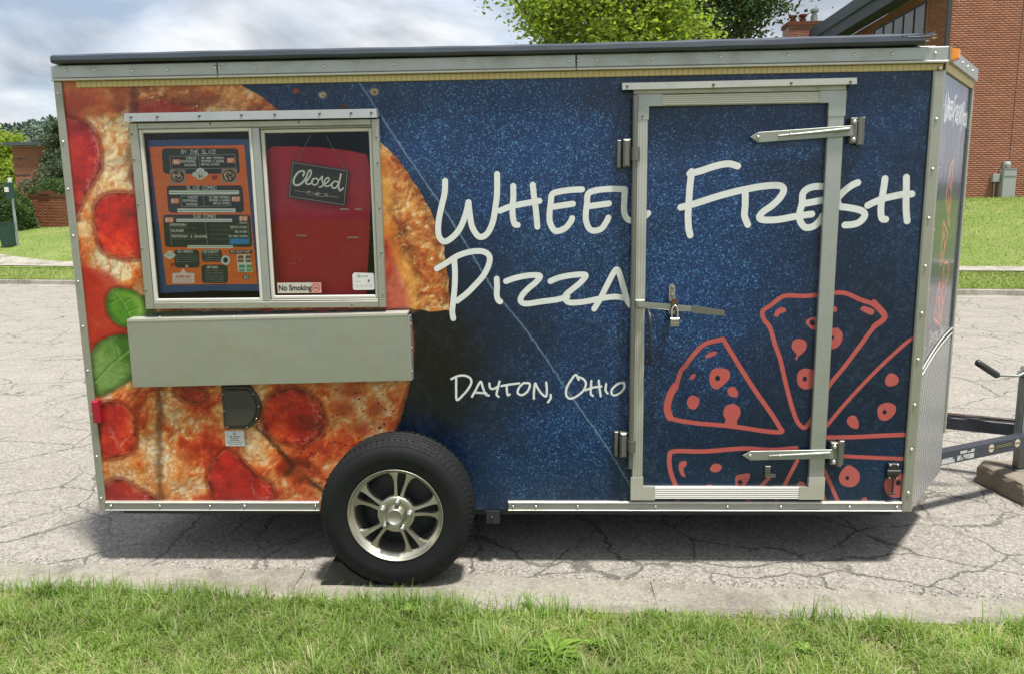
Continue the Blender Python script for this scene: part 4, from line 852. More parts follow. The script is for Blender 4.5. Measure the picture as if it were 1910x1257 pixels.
def bushy(loc, H, rx, label, mat, seed, n, size, z0=.1, group=None, clumps=130):
    """a dense crown of leaf clumps round a stem with short limbs"""
    root = empty('tree', loc, label, 'tree', group); g = np.random.default_rng(seed); tb = MB(); lo = Vector(loc)
    tb.tube([lo-Vector((0,0,.2)), lo+Vector((.05,0,H*.4)), lo+Vector((-.05,.05,H*.93))], [.16,.10,.02], 7, cap=False); cs, rs = [], []
    for k in range(clumps):
        t = g.random()**.85; z = z0+(1-z0)*t; w = rx*(1-t**2.2)**.6*(.75+.4*g.random())*min(1, .55+t*2); a = g.random()*6.283; rr_ = w*g.random()**.45
        c = lo+Vector((rr_*math.cos(a), rr_*math.sin(a), H*z)); cs.append(list(c)); rs.append((.10+.10*g.random())*rx*2*(1.15-.5*t))
        if k % 3 == 0: tb.tube([lo+Vector((0,0,H*max(.05, z-.18))), lo+(c-lo)*.6+Vector((0,0,H*z*.32-.1)), c], [.035,.022,.006], 5, cap=False)
    tb.build('trunk', BARK, root); cs, rs = np.array(cs), np.array(rs); i_ = g.integers(0, clumps, n); d = g.normal(0, 1, (n, 3)); d /= np.linalg.norm(d, axis=1)[:, None]
    C = cs[i_]+d*(rs[i_]*g.random(n)**.35)[:, None]*np.array([1, 1, .75]); V, F = leaves(C, size, seed+3, .8)
    fast_mesh('crown', V, None, F, np.repeat(np.clip(.45+.22*g.normal(0,1,n)+.25*np.sin(i_*2.1), 0, 1), 4), mat, root); return root
bushy((-22.4, 36.2, 1.5), 5.6, 2.4, 'dark dense evergreen tree in front of the left brick building', PINE, 5, 52000, .13)
bushy((-44.5, 60, 1.5), 7.6, 5.0, 'lime green tree at the far left edge behind the flat-roofed building', LIME, 6, 30000, .28)
bushy((-38, 66, 1.5), 8.3, 4.2, 'yellow-green tree just left of the evergreen behind the flat roof', LIME, 7, 30000, .28)
def shrub(cx, cy, cz, rx, ry, rz, label, seed, mat=HEDGEL, n=15000, size=.085, name='hedge', cat='hedge'):
    root = empty(name, (cx, cy, cz), label, cat); g = np.random.default_rng(seed); d = g.normal(0, 1, (n, 3)); d /= np.linalg.norm(d, axis=1)[:, None]; d[:, 2] = np.abs(d[:, 2])*1.0-.02
    rr = 1-.12*np.abs(g.normal(0, 1, n))+.05*np.sin(d[:, 0]*9)*np.sin(d[:, 2]*8+d[:, 1]*7); p = np.sign(d)*np.abs(d)**.72; C = np.array([cx, cy, cz])+p*np.array([rx, ry, rz])*rr[:, None]*.97
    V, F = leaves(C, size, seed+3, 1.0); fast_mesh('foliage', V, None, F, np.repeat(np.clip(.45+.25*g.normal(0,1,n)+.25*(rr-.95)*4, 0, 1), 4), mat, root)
    core = MB(); core.lathe([(.001,rz*.72),(rx*.40,rz*.66),(rx*.62,rz*.50),(rx*.70,rz*.25),(rx*.68,0)], (cx, cy, cz), (0,0,1), 24).build('inner_core', CORE, root)  # solid dark core added to fill the shrub, toned like its shaded inside
    st = MB()
    for k in range(7):
        a = k*.9; st.tube([(cx,cy,cz-.1),(cx+rx*.3*math.cos(a),cy+ry*.3*math.sin(a),cz+rz*.5),(cx+rx*.62*math.cos(a+.2),cy+ry*.62*math.sin(a+.2),cz+rz*.72)], [.04,.03,.01], 5, cap=False)
    st.build('stems', BARK, root); return root
shrub(-21.9, 28.3, 1.30, 2.15, 1.2, 2.2, 'big rounded clipped hedge on the left lawn behind the bin post', 31, n=60000, size=.085)
shrub(-20.1, 31.6, 1.5, 2.1, 1.2, 2.35, 'second rounded shrub showing over the garden wall', 32, n=44000)
# wooded hill far behind
xs2 = np.arange(-420, 440, 20.0); ys2 = np.array([150, 190, 220, 250, 290, 340.0])
hp = [0, 6, 19, 30, 32, 24]
V = [(x, y, -1+h*(1+.12*math.sin(x*.012+1)+.10*math.sin(x*.031))*(.92 if x > -120 else 1)*(.55 if x > -60 else 1)) for x in xs2 for y, h in zip(ys2, hp)]
MB().add(V, [(i*6+j, (i+1)*6+j, (i+1)*6+j+1, i*6+j+1) for i in range(len(xs2)-1) for j in range(5)], True).build('hill', plain('hill_ground', (.05,.08,.04), .9, 0, .3, .02), kind='structure')
g = np.random.default_rng(77); Cs, Tn = [], []
for k in range(620):
    cx = g.uniform(-330, 90) if k > 260 else g.uniform(-215, -110); cy = g.uniform(195, 285); zb_ = float(np.interp(cy, ys2, hp))*(1+.12*math.sin(cx*.012+1)+.10*math.sin(cx*.031))*(.92 if cx > -120 else 1)*(.55 if cx > -60 else 1)
    m_ = 420 if k <= 260 else 60; d = g.normal(0, 1, (m_, 3)); d /= np.linalg.norm(d, axis=1)[:, None]; d[:, 2] = np.abs(d[:, 2]); R0 = g.uniform(3.2, 5.2)
    Cs.append(np.array([cx, cy, zb_+1])+d*np.array([R0, R0, R0*1.15])*(.8+.3*g.random((m_, 1)))); Tn.append(np.clip(g.normal(.45, .22)+.15*g.normal(0, 1, m_), 0, 1))
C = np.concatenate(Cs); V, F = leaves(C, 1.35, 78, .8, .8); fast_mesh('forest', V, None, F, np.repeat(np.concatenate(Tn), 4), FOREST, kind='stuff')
# ====================== flat prints ======================
def homog(src, dst):
    A = []
    for (x, y), (u, v) in zip(src, dst): A += [[x,y,1,0,0,0,-u*x,-u*y,-u], [0,0,0,x,y,1,-v*x,-v*y,-v]]
    h = np.linalg.svd(np.array(A, float))[2][-1].reshape(3, 3)
    def f(p):
        p = np.asarray(p, float); q = np.c_[p, np.ones(len(p))] @ h.T; return q[:, :2]/q[:, 2:]
    return f
GL = {'A':'0,0 2,6 4,0|1,2 3,2','B':'0,0 0,6 3,6 4,5 3,3 0,3|3,3 4,2 3,0 0,0','C':'4,5 3,6 1,6 0,5 0,1 1,0 3,0 4,1','D':'0,0 0,6 2,6 4,4 4,2 2,0 0,0','E':'4,6 0,6 0,0 4,0|0,3 3,3','F':'4,6 0,6 0,0|0,3 3,3','G':'4,5 3,6 1,6 0,5 0,1 1,0 3,0 4,1 4,3 2,3','H':'0,0 0,6|4,0 4,6|0,3 4,3','I':'2,0 2,6','J':'4,6 4,1 3,0 1,0 0,1','K':'0,0 0,6|4,6 0,3 4,0','L':'0,6 0,0 4,0','M':'0,0 0,6 2,3 4,6 4,0','N':'0,0 0,6 4,0 4,6','O':'1,0 0,1 0,5 1,6 3,6 4,5 4,1 3,0 1,0','P':'0,0 0,6 3,6 4,5 4,4 3,3 0,3','Q':'1,0 0,1 0,5 1,6 3,6 4,5 4,1 3,0 1,0|2,2 4,0','R':'0,0 0,6 3,6 4,5 4,4 3,3 0,3|2,3 4,0','S':'4,5 3,6 1,6 0,5 0,4 4,2 4,1 3,0 1,0 0,1','T':'0,6 4,6|2,6 2,0','U':'0,6 0,1 1,0 3,0 4,1 4,6','V':'0,6 2,0 4,6','W':'0,6 1,0 2,4 3,0 4,6','X':'0,0 4,6|0,6 4,0','Y':'0,6 2,3 4,6|2,3 2,0','Z':'0,6 4,6 0,0 4,0',
 '0':'1,0 0,1 0,5 1,6 3,6 4,5 4,1 3,0 1,0','1':'1,5 2,6 2,0','2':'0,5 1,6 3,6 4,5 4,4 0,0 4,0','3':'0,6 4,6 2,4 4,3 4,1 3,0 0,0','4':'3,0 3,6 0,2 4,2','5':'4,6 0,6 0,4 3,4 4,3 4,1 3,0 0,0','6':'4,6 1,5 0,3 0,1 1,0 3,0 4,1 4,3 0,3','7':'0,6 4,6 1,0','8':'1,3 0,4 0,5 1,6 3,6 4,5 4,4 3,3 1,3 0,2 0,1 1,0 3,0 4,1 4,2 3,3','$':'4,5 3,5.5 1,5.5 0,5 0,4 4,2 4,1 3,.5 1,.5 0,1|2,-.5 2,6.5','&':'4,0 1,5 2,6 3,5 0,2 0,1 1,0 2,0 4,3','/':'0,0 4,6','-':'1,3 3,3','.':'2,0 2,.4','!':'2,6 2,2|2,0 2,.3',"'":'2,6 2,5'}
def text(c, x, y, h, s, col, w, cx=.62, gap=.28, slope=0.0, align=0, alpha=1.0):
    adv = h*cx*(1+gap); W = adv*len(s); x0 = x-(W*.5 if align == 1 else W if align == 2 else 0)
    for i, ch_ in enumerate(s):
        for st in GL.get(ch_, '').split('|'):
            if not st: continue
            pts = [tuple(float(q) for q in p.split(',')) for p in st.split()]; ox = x0+i*adv
            c.stroke([(ox+a/4*h*cx, y+slope*(ox-x)-b_/6*h) for a, b_ in pts], w, col, soft=.7, smooth=False, alpha=alpha)
def fine(c, x0, x1, y, col, w=2.2, seed=0, slope=0.0, alpha=.8):
    q = random.Random(seed); x = x0
    while x < x1:
        l = q.uniform(6, 22); c.stroke([(x, y+slope*(x-x0)), (min(x+l, x1), y+slope*(min(x+l, x1)-x0))], w, col, soft=.7, smooth=False, alpha=alpha*q.uniform(.6, 1)); x += l+q.uniform(2, 5)
def rr(x0, y0, x1, y1, r=12):
    o = []
    for cx_, cy_, a0 in ((x1-r, y0+r, -90), (x1-r, y1-r, 0), (x0+r, y1-r, 90), (x0+r, y0+r, 180)):
        for k in range(5): a = math.radians(a0+22.5*k); o.append((cx_+r*math.cos(a), cy_+r*math.sin(a)))
    return o
def cpx(p, o=(270, 250), s=.2465): return [(o[0]+x*s, o[1]+y*s) for x, y in p]
PC = [(35,100),(752,85),(855,1135),(165,1143)]       # poster corners in the enlargement
def paint_menu():
    W_, H_ = 760, 1060; hm = homog(PC, [(0,0),(W_,0),(W_,H_),(0,H_)])
    def shear(x, y): return x+(y-100)*.113           # the enlargement leans; lay out along it
    c = Canvas(W_, H_, (224,104,36), lambda p: hm(p)); n = fbm(H_, W_, 8, 5, 3, .6, 160); c.a *= (.86+.28*n)[..., None]
    for k in range(1, 14): c.stroke([(30+k*9, 100+k*76), (760+k*8, 92+k*75)], 2.2, (130,58,24), soft=1, smooth=False, alpha=.8)
    DK, WT, OR = (34,42,44), (214,220,212), (222,120,78)
    def panel(x0, y0, x1, y1, sl=.11): c.poly([(x+(y-y0)*sl*.6, y) for x, y in rr(x0, y0, x1, y1, 26)], DK, smooth=False)
    panel(128,112,708,306); panel(165,395,740,600); panel(138,615,800,860); panel(222,880,412,1015,.05); panel(430,878,585,970,.05); panel(428,992,628,1130,.05)
    c.poly(rr(640,882,815,910,10), (60,30,40), smooth=False); c.poly(rr(742,1068,790,1104,8), DK, smooth=False)
    text(c, 410, 152, 28, 'BY THE SLICE', WT, 3.6, align=1); c.stroke([(332,158),(490,154)], 2, WT, smooth=False)
    c.stroke([(188,174),(680,158),(690,262),(200,270)], 2, WT, smooth=False, closed=True); c.stroke([(405,170),(418,266)], 2, WT, smooth=False)
    for i, s in enumerate(['CHEESE','PEPPERONI','SAUSAGE']): text(c, 395, 195+26*i, 17, s, WT, 3, align=2)
    for i, s in enumerate(['HOT HONEY PEPPERONI','PEPPERONI & SAUSAGE','BUFFALO CHICKEN']): text(c, 428, 193+24*i, 15, s, WT, 2.6, cx=.48)
    for x, y, s in [(240,215,'$6'),(652,203,'$7'),(230,511,'$11'),(690,497,'$12'),(186,655,'$14'),(747,644,'$16')]:
        c.poly(rr(x-32, y-20, x+32, y+20, 9), OR, smooth=False); text(c, x, y+11, 22, s, (255,240,225), 4, align=1)
    text(c, 432, 425, 26, 'SLICE COMBO', WT, 3.4, align=1); c.poly(rr(184,432,714,462,6), WT, smooth=False); fine(c, 192, 706, 447, DK, 5, 1, -.01)
    c.stroke([(275,476),(645,466),(655,548),(282,556)], 2, WT, smooth=False, closed=True); c.stroke([(444,472),(452,552)], 2, WT, smooth=False)
    for i, s in enumerate(['CHEESE','PEPPERONI','SAUSAGE']): text(c, 405, 492+26*i, 16, s, WT, 2.8, align=2)
    for i, s in enumerate(['HOT HONEY PEPPERONI','PEPPERONI & SAUSAGE','BUFFALO CHICKEN']): text(c, 642, 492+22*i, 14, s, WT, 2.4, cx=.45, align=2)
    c.poly(rr(248,568,688,598,6), WT, smooth=False); fine(c, 256, 680, 583, DK, 5, 2)
    text(c, 456, 640, 24, 'SUB COMBO', WT, 3.4, align=1); c.poly(rr(240,646,662,670,5), WT, smooth=False); fine(c, 248, 655, 658, DK, 4, 3)
    for i, s in enumerate(['PEPPERONI','SAUSAGE','PEPPERONI & SAUSAGE']):
        text(c, 195+5*i, 702+43*i, 18, s, WT, 3.2); fine(c, 196, 400, 715+43*i, WT, 2, 4+i)
    c.stroke([(188,684),(205,845)], 1.8, WT, smooth=False); c.stroke([(457,672),(478,845)], 1.8, WT, smooth=False); c.stroke([(780,668),(795,835)], 1.8, WT, smooth=False)
    for i, s in enumerate(['ITALIAN','BUFFALO CHICKEN','BBQ CHICKEN','HOT HONEY CHICKEN']):
        text(c, 772+2*i, 683+34*i, 13, s, WT, 2.4, cx=.5, align=2); fine(c, 500, 772, 697+34*i, WT, 2, 10+i)
    c.poly([(650,795),(788,797),(786,836),(640,838)], (46,130,196), smooth=False); c.poly(rr(324,846,668,868,4), WT, smooth=False); fine(c, 330, 660, 857, DK, 4, 20)
    text(c, 308, 902, 18, 'GO-GREEN', WT, 3, align=1); [fine(c, 236, 400, 920+17*i, WT, 2.6, 21+i) for i in range(4)]; text(c, 320, 1010, 14, '$5', WT, 3, align=1)
    text(c, 505, 904, 22, 'DESSERT', WT, 3.4, align=1); [fine(c, 448, 570, 920+18*i, WT, 3.4, 30+i) for i in range(3)]
    text(c, 514, 1020, 18, 'DRINKS', WT, 3, align=1); [fine(c, 458+5*(i % 2), 596, 1037+16*i, WT, 3, 40+i) for i in range(6)]
    text(c, 725, 902, 15, "MISS VICKIE'S CHIPS", WT, 2.4, cx=.4, align=1); text(c, 768, 1098, 22, '$3', WT, 4, align=1)
    c.poly([(696,915),(800,915),(818,1048),(708,1046)], (214,214,200), smooth=False)
    for x, y, cl in [(727,948,(120,70,60)),(785,948,(110,80,66)),(736,1018,(70,150,130)),(792,1018,(90,150,90))]: c.poly(rr(x-22, y-26, x+22, y+26, 6), cl, smooth=False); text(c, x, y+10, 12, 'CHIPS', (240,240,230), 2, cx=.5, align=1)
    for cx_, cy_, s in [(250,326,1),(640,320,2)]:
        c.poly(rr(cx_-58, cy_-52, cx_+58, cy_+54, 5), (150,128,116), smooth=False); c.ell(cx_, cy_, 50, 46, (52,34,26)); q = random.Random(s)
        for k in range(26): a = q.uniform(0, 6.28); r_ = q.uniform(5, 38); c.stroke([(cx_+r_*math.cos(a), cy_+r_*math.sin(a)), (cx_+r_*math.cos(a+.6), cy_+r_*math.sin(a+.6))], 6, q.choice([(190,170,140),(150,110,80),(220,205,180)]), alpha=.9)
    for cx_, cy_, k in [(420,306,1),(190,920,.72)]:
        for dx, dy, r_ in [(-36,4,24),(0,-18,34),(34,2,26),(0,16,34)]: c.ell(cx_+dx*k, cy_+dy*k, r_*k, r_*k*.8, (206,208,200))
        fine(c, cx_-34*k, cx_+34*k, cy_-12*k, DK, 3, 50); fine(c, cx_-30*k, cx_+30*k, cy_+2*k, DK, 3, 51)
    text(c, 424, 336, 20, '$4', DK, 4, align=1); c.ell(612, 958, 34, 36, (196,206,212)); c.ell(612, 958, 18, 20, (34,28,26))
    c.ell(530, 335, 26, 20, (150,52,28), jit=(8,12,9)); c.ell(208, 992, 18, 14, (150,52,28), jit=(6,9,9))
    c.poly(rr(206,1052,378,1134,12), (224,200,190), smooth=False); text(c, 292, 1088, 14, 'ALLERGEN ALERT', (180,50,40), 2.6, cx=.45, align=1); fine(c, 226, 360, 1106, (180,70,60), 2.6, 60); fine(c, 232, 352, 1122, (180,70,60), 2.6, 61)
    c.stroke(rr(206,1052,378,1134,12), 2, (150,40,30), smooth=False, closed=True); c.poly([(290,1020),(262,1062),(322,1060)], (226,214,206), smooth=False); text(c, 290, 1056, 22, '!', (170,40,30), 3.4, align=1)
    return np.clip(c.a, 0, 1)
SC4 = [(212,240),(630,305),(603,572),(185,508)]
def paint_closed():
    W_, H_ = 640, 420; hm = homog(SC4, [(0,0),(W_,0),(W_,H_),(0,H_)]); c = Canvas(W_, H_, (12,14,15), lambda p: hm(p)); WT = (216,218,214)
    bd = [(222,251),(620,313),(595,560),(196,498)]; c.stroke(bd, 4, WT, smooth=False, closed=True, alpha=.9)
    S = [([(297,348),(305,322),(290,312),(262,322),(236,355),(226,392),(240,416),(270,412),(300,388),(322,358)], 17), ([(316,398),(345,355),(356,322),(346,306),(330,330),(318,375),(322,405),(345,408),(366,388)], 14),
     ([(392,366),(370,372),(360,396),(376,414),(398,408),(408,386),(396,366),(408,378),(424,372)], 13), ([(420,372),(438,352),(436,380),(444,405),(436,424),(416,430)], 13), ([(444,414),(468,400),(488,378),(478,362),(458,378),(452,406),(466,424),(492,418),(512,400)], 13),
     ([(548,392),(528,388),(508,408),(512,434),(534,436),(552,410),(566,370),(572,340)], 14), ([(574,336),(562,390),(556,430),(566,456),(590,438)], 15)]
    for p, w_ in S: c.stroke(p, w_*1.3, WT, soft=1)
    c.stroke([(232,457),(300,465),(330,470)], 3, WT); c.stroke([(470,495),(520,500),(560,505)], 3, WT)
    c.stroke([(328,462),(345,460),(338,478),(326,480),(330,466),(360,470),(400,490),(440,500),(470,490),(476,480),(462,478),(456,492),(480,500)], 3.5, WT); c.stroke([(340,488),(370,488),(400,475),(440,480),(462,488)], 3, WT)
    for k in range(4): a = k*math.pi/4; c.stroke([(402-20*math.cos(a), 482-20*math.sin(a)), (402+20*math.cos(a), 482+20*math.sin(a))], 3, WT)
    c.stroke([(430,362),(470,350)], 4, (90,92,92), alpha=.6, jit=(6,5,3)); c.stroke([(515,365),(550,350)], 6, (90,92,92), alpha=.6, jit=(8,5,4)); return np.clip(c.a, 0, 1)
def paint_sticker():
    c = Canvas(240, 190, (206,206,204)); G = (70,70,76)
    c.stroke([(120,20),(104,26),(106,44),(120,56),(134,44),(136,26),(120,20)], 5, G, smooth=False); c.stroke([(112,34),(120,44),(130,30)], 3, G, smooth=False)
    text(c, 120, 78, 13, 'PUBLIC HEALTH', G, 3, align=1); text(c, 120, 98, 10, 'ENVIRONMENTAL', G, 2, align=1); text(c, 120, 124, 12, 'DAYTON OHIO', G, 3, align=1); fine(c, 30, 210, 146, G, 5, 1); fine(c, 40, 200, 168, G, 5, 2); return c.a
def paint_pay():
    c = Canvas(300, 240, (214,214,212)); G = (60,60,62)
    c.stroke(rr(72,34,104,66,6), 6, G, smooth=False, closed=True); c.poly(rr(83,45,94,56,2), G, smooth=False); text(c, 116, 64, 22, 'SQUARE', (120,120,122), 3.5)
    c.ell(222, 112, 15, 15, G); text(c, 222, 148, 12, 'PAY', G, 2.5, align=1); fine(c, 46, 106, 124, (130,130,130), 7, 3)
    for x in (46, 106, 166, 226): c.stroke(rr(x,172,x+34,204,5), 3, (140,140,140), smooth=False, closed=True); fine(c, x+5, x+30, 188, (150,150,150), 8, x)
    return c.a
def paint_smoke():
    c = Canvas(520, 120, (196,192,176)); c.a[:, 400:] = np.array([206,150,140])/255; R2 = (150,30,30)
    t = np.linspace(0, 6.283, 30); c.stroke([(458+44*math.cos(a), 60+44*math.sin(a)) for a in t], 6, R2); c.stroke([(428,30),(490,90)], 6, R2, smooth=False)
    c.stroke([(430,66),(482,66)], 8, (60,50,48), smooth=False); c.stroke([(478,54),(484,40),(470,34),(476,24)], 4, (90,60,56)); return c.a
NF0 = np.array([TL, 0.0]); NF1 = np.array([4.335, .545]); NL = float(np.hypot(*(NF1-NF0)))
def paint_nose():
    W_, H_ = 560, int(560*(ZT-ZB)/NL); k = W_/NL; c = Canvas(W_, H_, (16,32,66)); h, w = H_, W_
    lo = fbm(h, w, 140, 901, 3); fn = fbm(h, w, 3.2, 902, 2); c.a *= (.8+.6*lo)[..., None]; c.a += ss(.62, .75, fn)[..., None]*np.array([50,80,110])/255*.35
    def place(S, ox, oz, sx, sz, x0, y0): return [[((ox+(u-x0)*sx)*k, (ZT-(oz-(v-y0)*sz))*k) for u, v in p] for p in S]
    def all_(S, wd, col, *a):
        for p in place(S, *a): c.stroke(p, wd, col, soft=1)
    WT = (222,224,220)
    all_(WHEEL, 9, WT, .095, 2.20, .00048, .00105, 812, 320); all_(FRESH, 9, WT, .29, 2.21, .00044, .00105, 1265, 300); all_(PIZZA, 9, WT, .49, 2.19, .00042, .00105, 810, 470)
    RD = (226,110,98); cxp, cyp = 1545, 800
    for s_, ang in ((1.0, -.75), (1.0, .05)):
        for p, wd in RED['lines'][:1]+RED['lines'][2:3]:
            q = [((.36+((u-1460)*math.cos(ang)-(v-740)*math.sin(ang))*.00062)*k, (ZT-(1.62-((u-1460)*math.sin(ang)+(v-740)*math.cos(ang))*.0012+ (0 if ang < 0 else -.42)))*k) for u, v in p]; c.stroke(q, 10, RD, soft=1)
        for p in RED['blobs'][:12]:
            q = [((.36+((u-1460)*math.cos(ang)-(v-740)*math.sin(ang))*.00062)*k, (ZT-(1.62-((u-1460)*math.sin(ang)+(v-740)*math.cos(ang))*.0012+ (0 if ang < 0 else -.42)))*k) for u, v in p]; c.poly(q, RD)
    all_(DAYTON, 3.5, WT, .14, 1.12, .0011, .0016, 842, 698); return np.clip(c.a, 0, 1)
# ====================== the trailer ======================
G_ = .86    # printed colours were read off the picture; this brings them to the vinyl's own reflectance
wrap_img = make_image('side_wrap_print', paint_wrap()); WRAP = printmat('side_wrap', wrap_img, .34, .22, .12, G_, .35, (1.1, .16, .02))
NOSE = printmat('nose_wrap', make_image('nose_print', paint_nose()), .14, .4, .06, 1.0, .45, (1.6, .12, .02))
NAVY = plain('navy_vinyl', (.010,.028,.09), .3, 0, .35, 30)
tr_ = empty('food_trailer', (1.9, 1.1, 0), 'enclosed pizza food trailer with navy and pizza photo wrap parked along the kerb', 'trailer')
uvw = lambda p: (p[0]/TL, (p[2]-ZB)/(ZT-ZB))
def ring(m, x0, x1, z0, z1, hx0, hx1, hz0, hz1, y):
    """a front face with a rectangular opening"""
    X, Z = [x0, hx0, hx1, x1], [z0, hz0, hz1, z1]; vs = [(x_, y, z_) for z_ in Z for x_ in X]; fs = [(j*4+i, j*4+i+1, j*4+i+5, j*4+i+4) for j in range(3) for i in range(3) if not (i == 1 and j == 1)]
    return m.add(vs, fs)
WX0, WX1, WZ0, WZ1 = .345, 1.44, 1.290, 2.095
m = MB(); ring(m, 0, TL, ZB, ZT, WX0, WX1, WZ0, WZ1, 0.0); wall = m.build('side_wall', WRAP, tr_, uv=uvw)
m = MB(); ring(m, .01, TL-.01, ZB, ZT, WX0, WX1, WZ0, WZ1, .03)
for a, b_, c_, d_ in [(WX0,WX0,WZ0,WZ1),(WX1,WX1,WZ0,WZ1),(WX0,WX1,WZ0,WZ0),(WX0,WX1,WZ1,WZ1)]: m.add([(a,.001,c_),(b_,.001,d_ if a == b_ else c_),(b_,.03,d_ if a == b_ else c_),(a,.03,c_)] if a == b_ else [(a,.001,c_),(b_,.001,c_),(b_,.03,c_),(a,.03,c_)], [(0,1,2,3)])
m.build('wall_lining', INSIDE, tr_)
m = MB(); m.box(0, .02, .031, TW, ZB, ZT); m.build('rear_wall', NAVY, tr_); m = MB(); m.box(.021, TL, TW-.03, TW, ZB, ZT); m.build('side_wall', NAVY, tr_)
m = MB(); m.prism([(.025,.035,ZB+.005),(TL-.02,.035,ZB+.005),(NF1[0]-.03,NF1[1]+.02,ZB+.005),(NF1[0]-.03,TW-NF1[1]-.02,ZB+.005),(TL-.02,TW-.035,ZB+.005),(.025,TW-.035,ZB+.005)], (0,0,.035)); m.build('floor', INSIDE, tr_); m = MB(); m.box(.25, 1.6, .9, .93, .4, 2.2); m.build('inner_partition', INSIDE, tr_)
def nosept(s, z, off=0.0):
    d = (NF1-NF0)/NL; n = np.array([d[1], -d[0]]); p = NF0+d*s+n*off; return (p[0], p[1], z)
uvn = lambda p: (float(np.dot(np.array(p[:2])-NF0, (NF1-NF0)/NL))/NL, (p[2]-ZB)/(ZT-ZB))
m = MB(); m.add([nosept(0,ZB),nosept(NL,ZB),nosept(NL,ZT),nosept(0,ZT)], [(0,1,2,3)]); m.build('nose_panel', NOSE, tr_, uv=uvn)
m = MB(); m.add([(NF1[0],NF1[1],ZB),(NF1[0],TW-NF1[1],ZB),(NF1[0],TW-NF1[1],ZT),(NF1[0],NF1[1],ZT)], [(0,1,2,3)]); m.build('nose_panel', NAVY, tr_)
m = MB(); m.add([(NF1[0],TW-NF1[1],ZB),(TL,TW,ZB),(TL,TW,ZT),(NF1[0],TW-NF1[1],ZT)], [(0,1,2,3)]); m.build('nose_panel', NAVY, tr_)
# diamond plate stone guard with its curved top trim
def zg(s): t = s/NL; return .925+.115*(t**1.0)+.022*math.sin(t*math.pi)
n_ = 14; vs = []
for i in range(n_+1): s = .006+(NL-.02)*i/n_; vs += [nosept(s, ZB+.004, .004), nosept(s, zg(s), .004)]
uvd = lambda p: (float(np.dot(np.array(p[:2])-NF0, (NF1-NF0)/NL)), p[2])
MB().add(vs, [(2*i, 2*i+2, 2*i+3, 2*i+1) for i in range(n_)]).build('diamond_plate', DIAM, tr_, uv=uvd)
for dz in (.003, .030):
    MB().tube([nosept(.006+(NL-.02)*i/n_, zg(.006+(NL-.02)*i/n_)+dz, .006) for i in range(n_+1)], .0048, 8).build('plate_trim', ALU_W, tr_)
m = MB()
vs = [(.0,0,ZR-.012),(TL,0,ZR-.012),(NF1[0],NF1[1],ZR-.012),(NF1[0],TW-NF1[1],ZR-.012),(TL,TW,ZR-.012),(0,TW,ZR-.012)]
m.add(vs+[(x_*.985+.03, y_*.97+.03, ZR+.012) for x_, y_, z_ in vs], [(0,1,7,6),(1,2,8,7),(2,3,9,8),(3,4,10,9),(4,5,11,10),(5,0,6,11),(6,7,8,9,10,11)]); m.build('roof', ALU_W, tr_)
# rails, posts, strips
def railbox(name, x0, x1, z0, z1, d, mat, b=.004): return MB().bbox(x0, x1, -d, -.0008, z0, z1, b).build(name, mat, tr_)
for x0, x1 in [(-.012,.742),(.745,2.33),(2.333,3.918)]:
    railbox('top_rail', x0, x1, ZT+.004, ZR, .022, ALU); railbox('top_rail_lip', x0, x1, ZT-.006, ZT+.0035, .026, ALU_W, .002)
railbox('marker_strip', .09, 3.905, ZT-.034, ZT-.007, .008, RULER, .002)
railbox('corner_post', -.012, .024, ZB-.004, ZT-.006, .012, ALU_D); railbox('corner_post', 3.865, 3.915, ZB-.004, ZT-.035, .014, ALU_D, .006)
for x0, x1, dz in ((.026,1.088,0),(2.006,3.863,.003)):
    railbox('bottom_rail', x0, x1, ZB+.004+dz, ZB+.032+dz, .014, ALU, .003); railbox('bottom_rail', x0, x1, ZB+.0325+dz, ZB+.044+dz, .020, ALU_W, .004); railbox('bottom_rail', x0, x1, ZB-.001+dz, ZB+.0035+dz, .022, ALU_W, .002)
m = MB(); m.hexa([nosept(0,ZT+.004,.001),nosept(NL,ZT+.004,.001),nosept(NL,ZR,.001),nosept(0,ZR,.001),nosept(-.008,ZT+.004,.022),nosept(NL+.012,ZT+.004,.022),nosept(NL+.012,ZR,.022),nosept(-.008,ZR,.022)]); m.build('nose_rail', ALU, tr_)
m = MB(); m.hexa([nosept(.01,ZT-.034,.001),nosept(NL,ZT-.034,.001),nosept(NL,ZT+.003,.001),nosept(.01,ZT+.003,.001),nosept(.005,ZT-.034,.009),nosept(NL,ZT-.034,.009),nosept(NL,ZT+.003,.009),nosept(.005,ZT+.003,.009)]); m.build('marker_strip', RULER, tr_)
m = MB(); m.hexa([nosept(.002,ZB,.001),nosept(.03,ZB,.001),nosept(.03,ZT-.036,.001),nosept(.002,ZT-.036,.001),nosept(.002,ZB,.006),nosept(.03,ZB,.006),nosept(.03,ZT-.036,.006),nosept(.002,ZT-.036,.006)]); m.build('corner_post', ALU_D, tr_)
m = MB(); m.hexa([nosept(NL-.028,.50,.001),nosept(NL+.008,.50,.001),nosept(NL+.008,ZT-.036,.001),nosept(NL-.028,ZT-.036,.001),nosept(NL-.028,.50,.010),nosept(NL+.012,.50,.010),nosept(NL+.012,ZT-.036,.010),nosept(NL-.028,ZT-.036,.010)]); m.build('corner_post', ALU_D, tr_)
m = MB()
for z in np.arange(.55, 2.25, .042): m.dome(nosept(NL+.012, z, .006), .006, .006, tuple(np.array([math.sin(.9), -math.cos(.9)*.2, 0])), 6)
m.build('rivets', CHROME, tr_, 'stuff')
m = MB(); q = random.Random(2)
for x in (.06,.19,.36,.52,.735,.755,.92,1.22,1.53,1.84,2.14,2.30,2.34,2.42,2.66,2.95,3.24,3.52,3.68,3.86): m.dome((x, -.022, ZT+.034+q.uniform(-.004,.004)), .0075, .006)
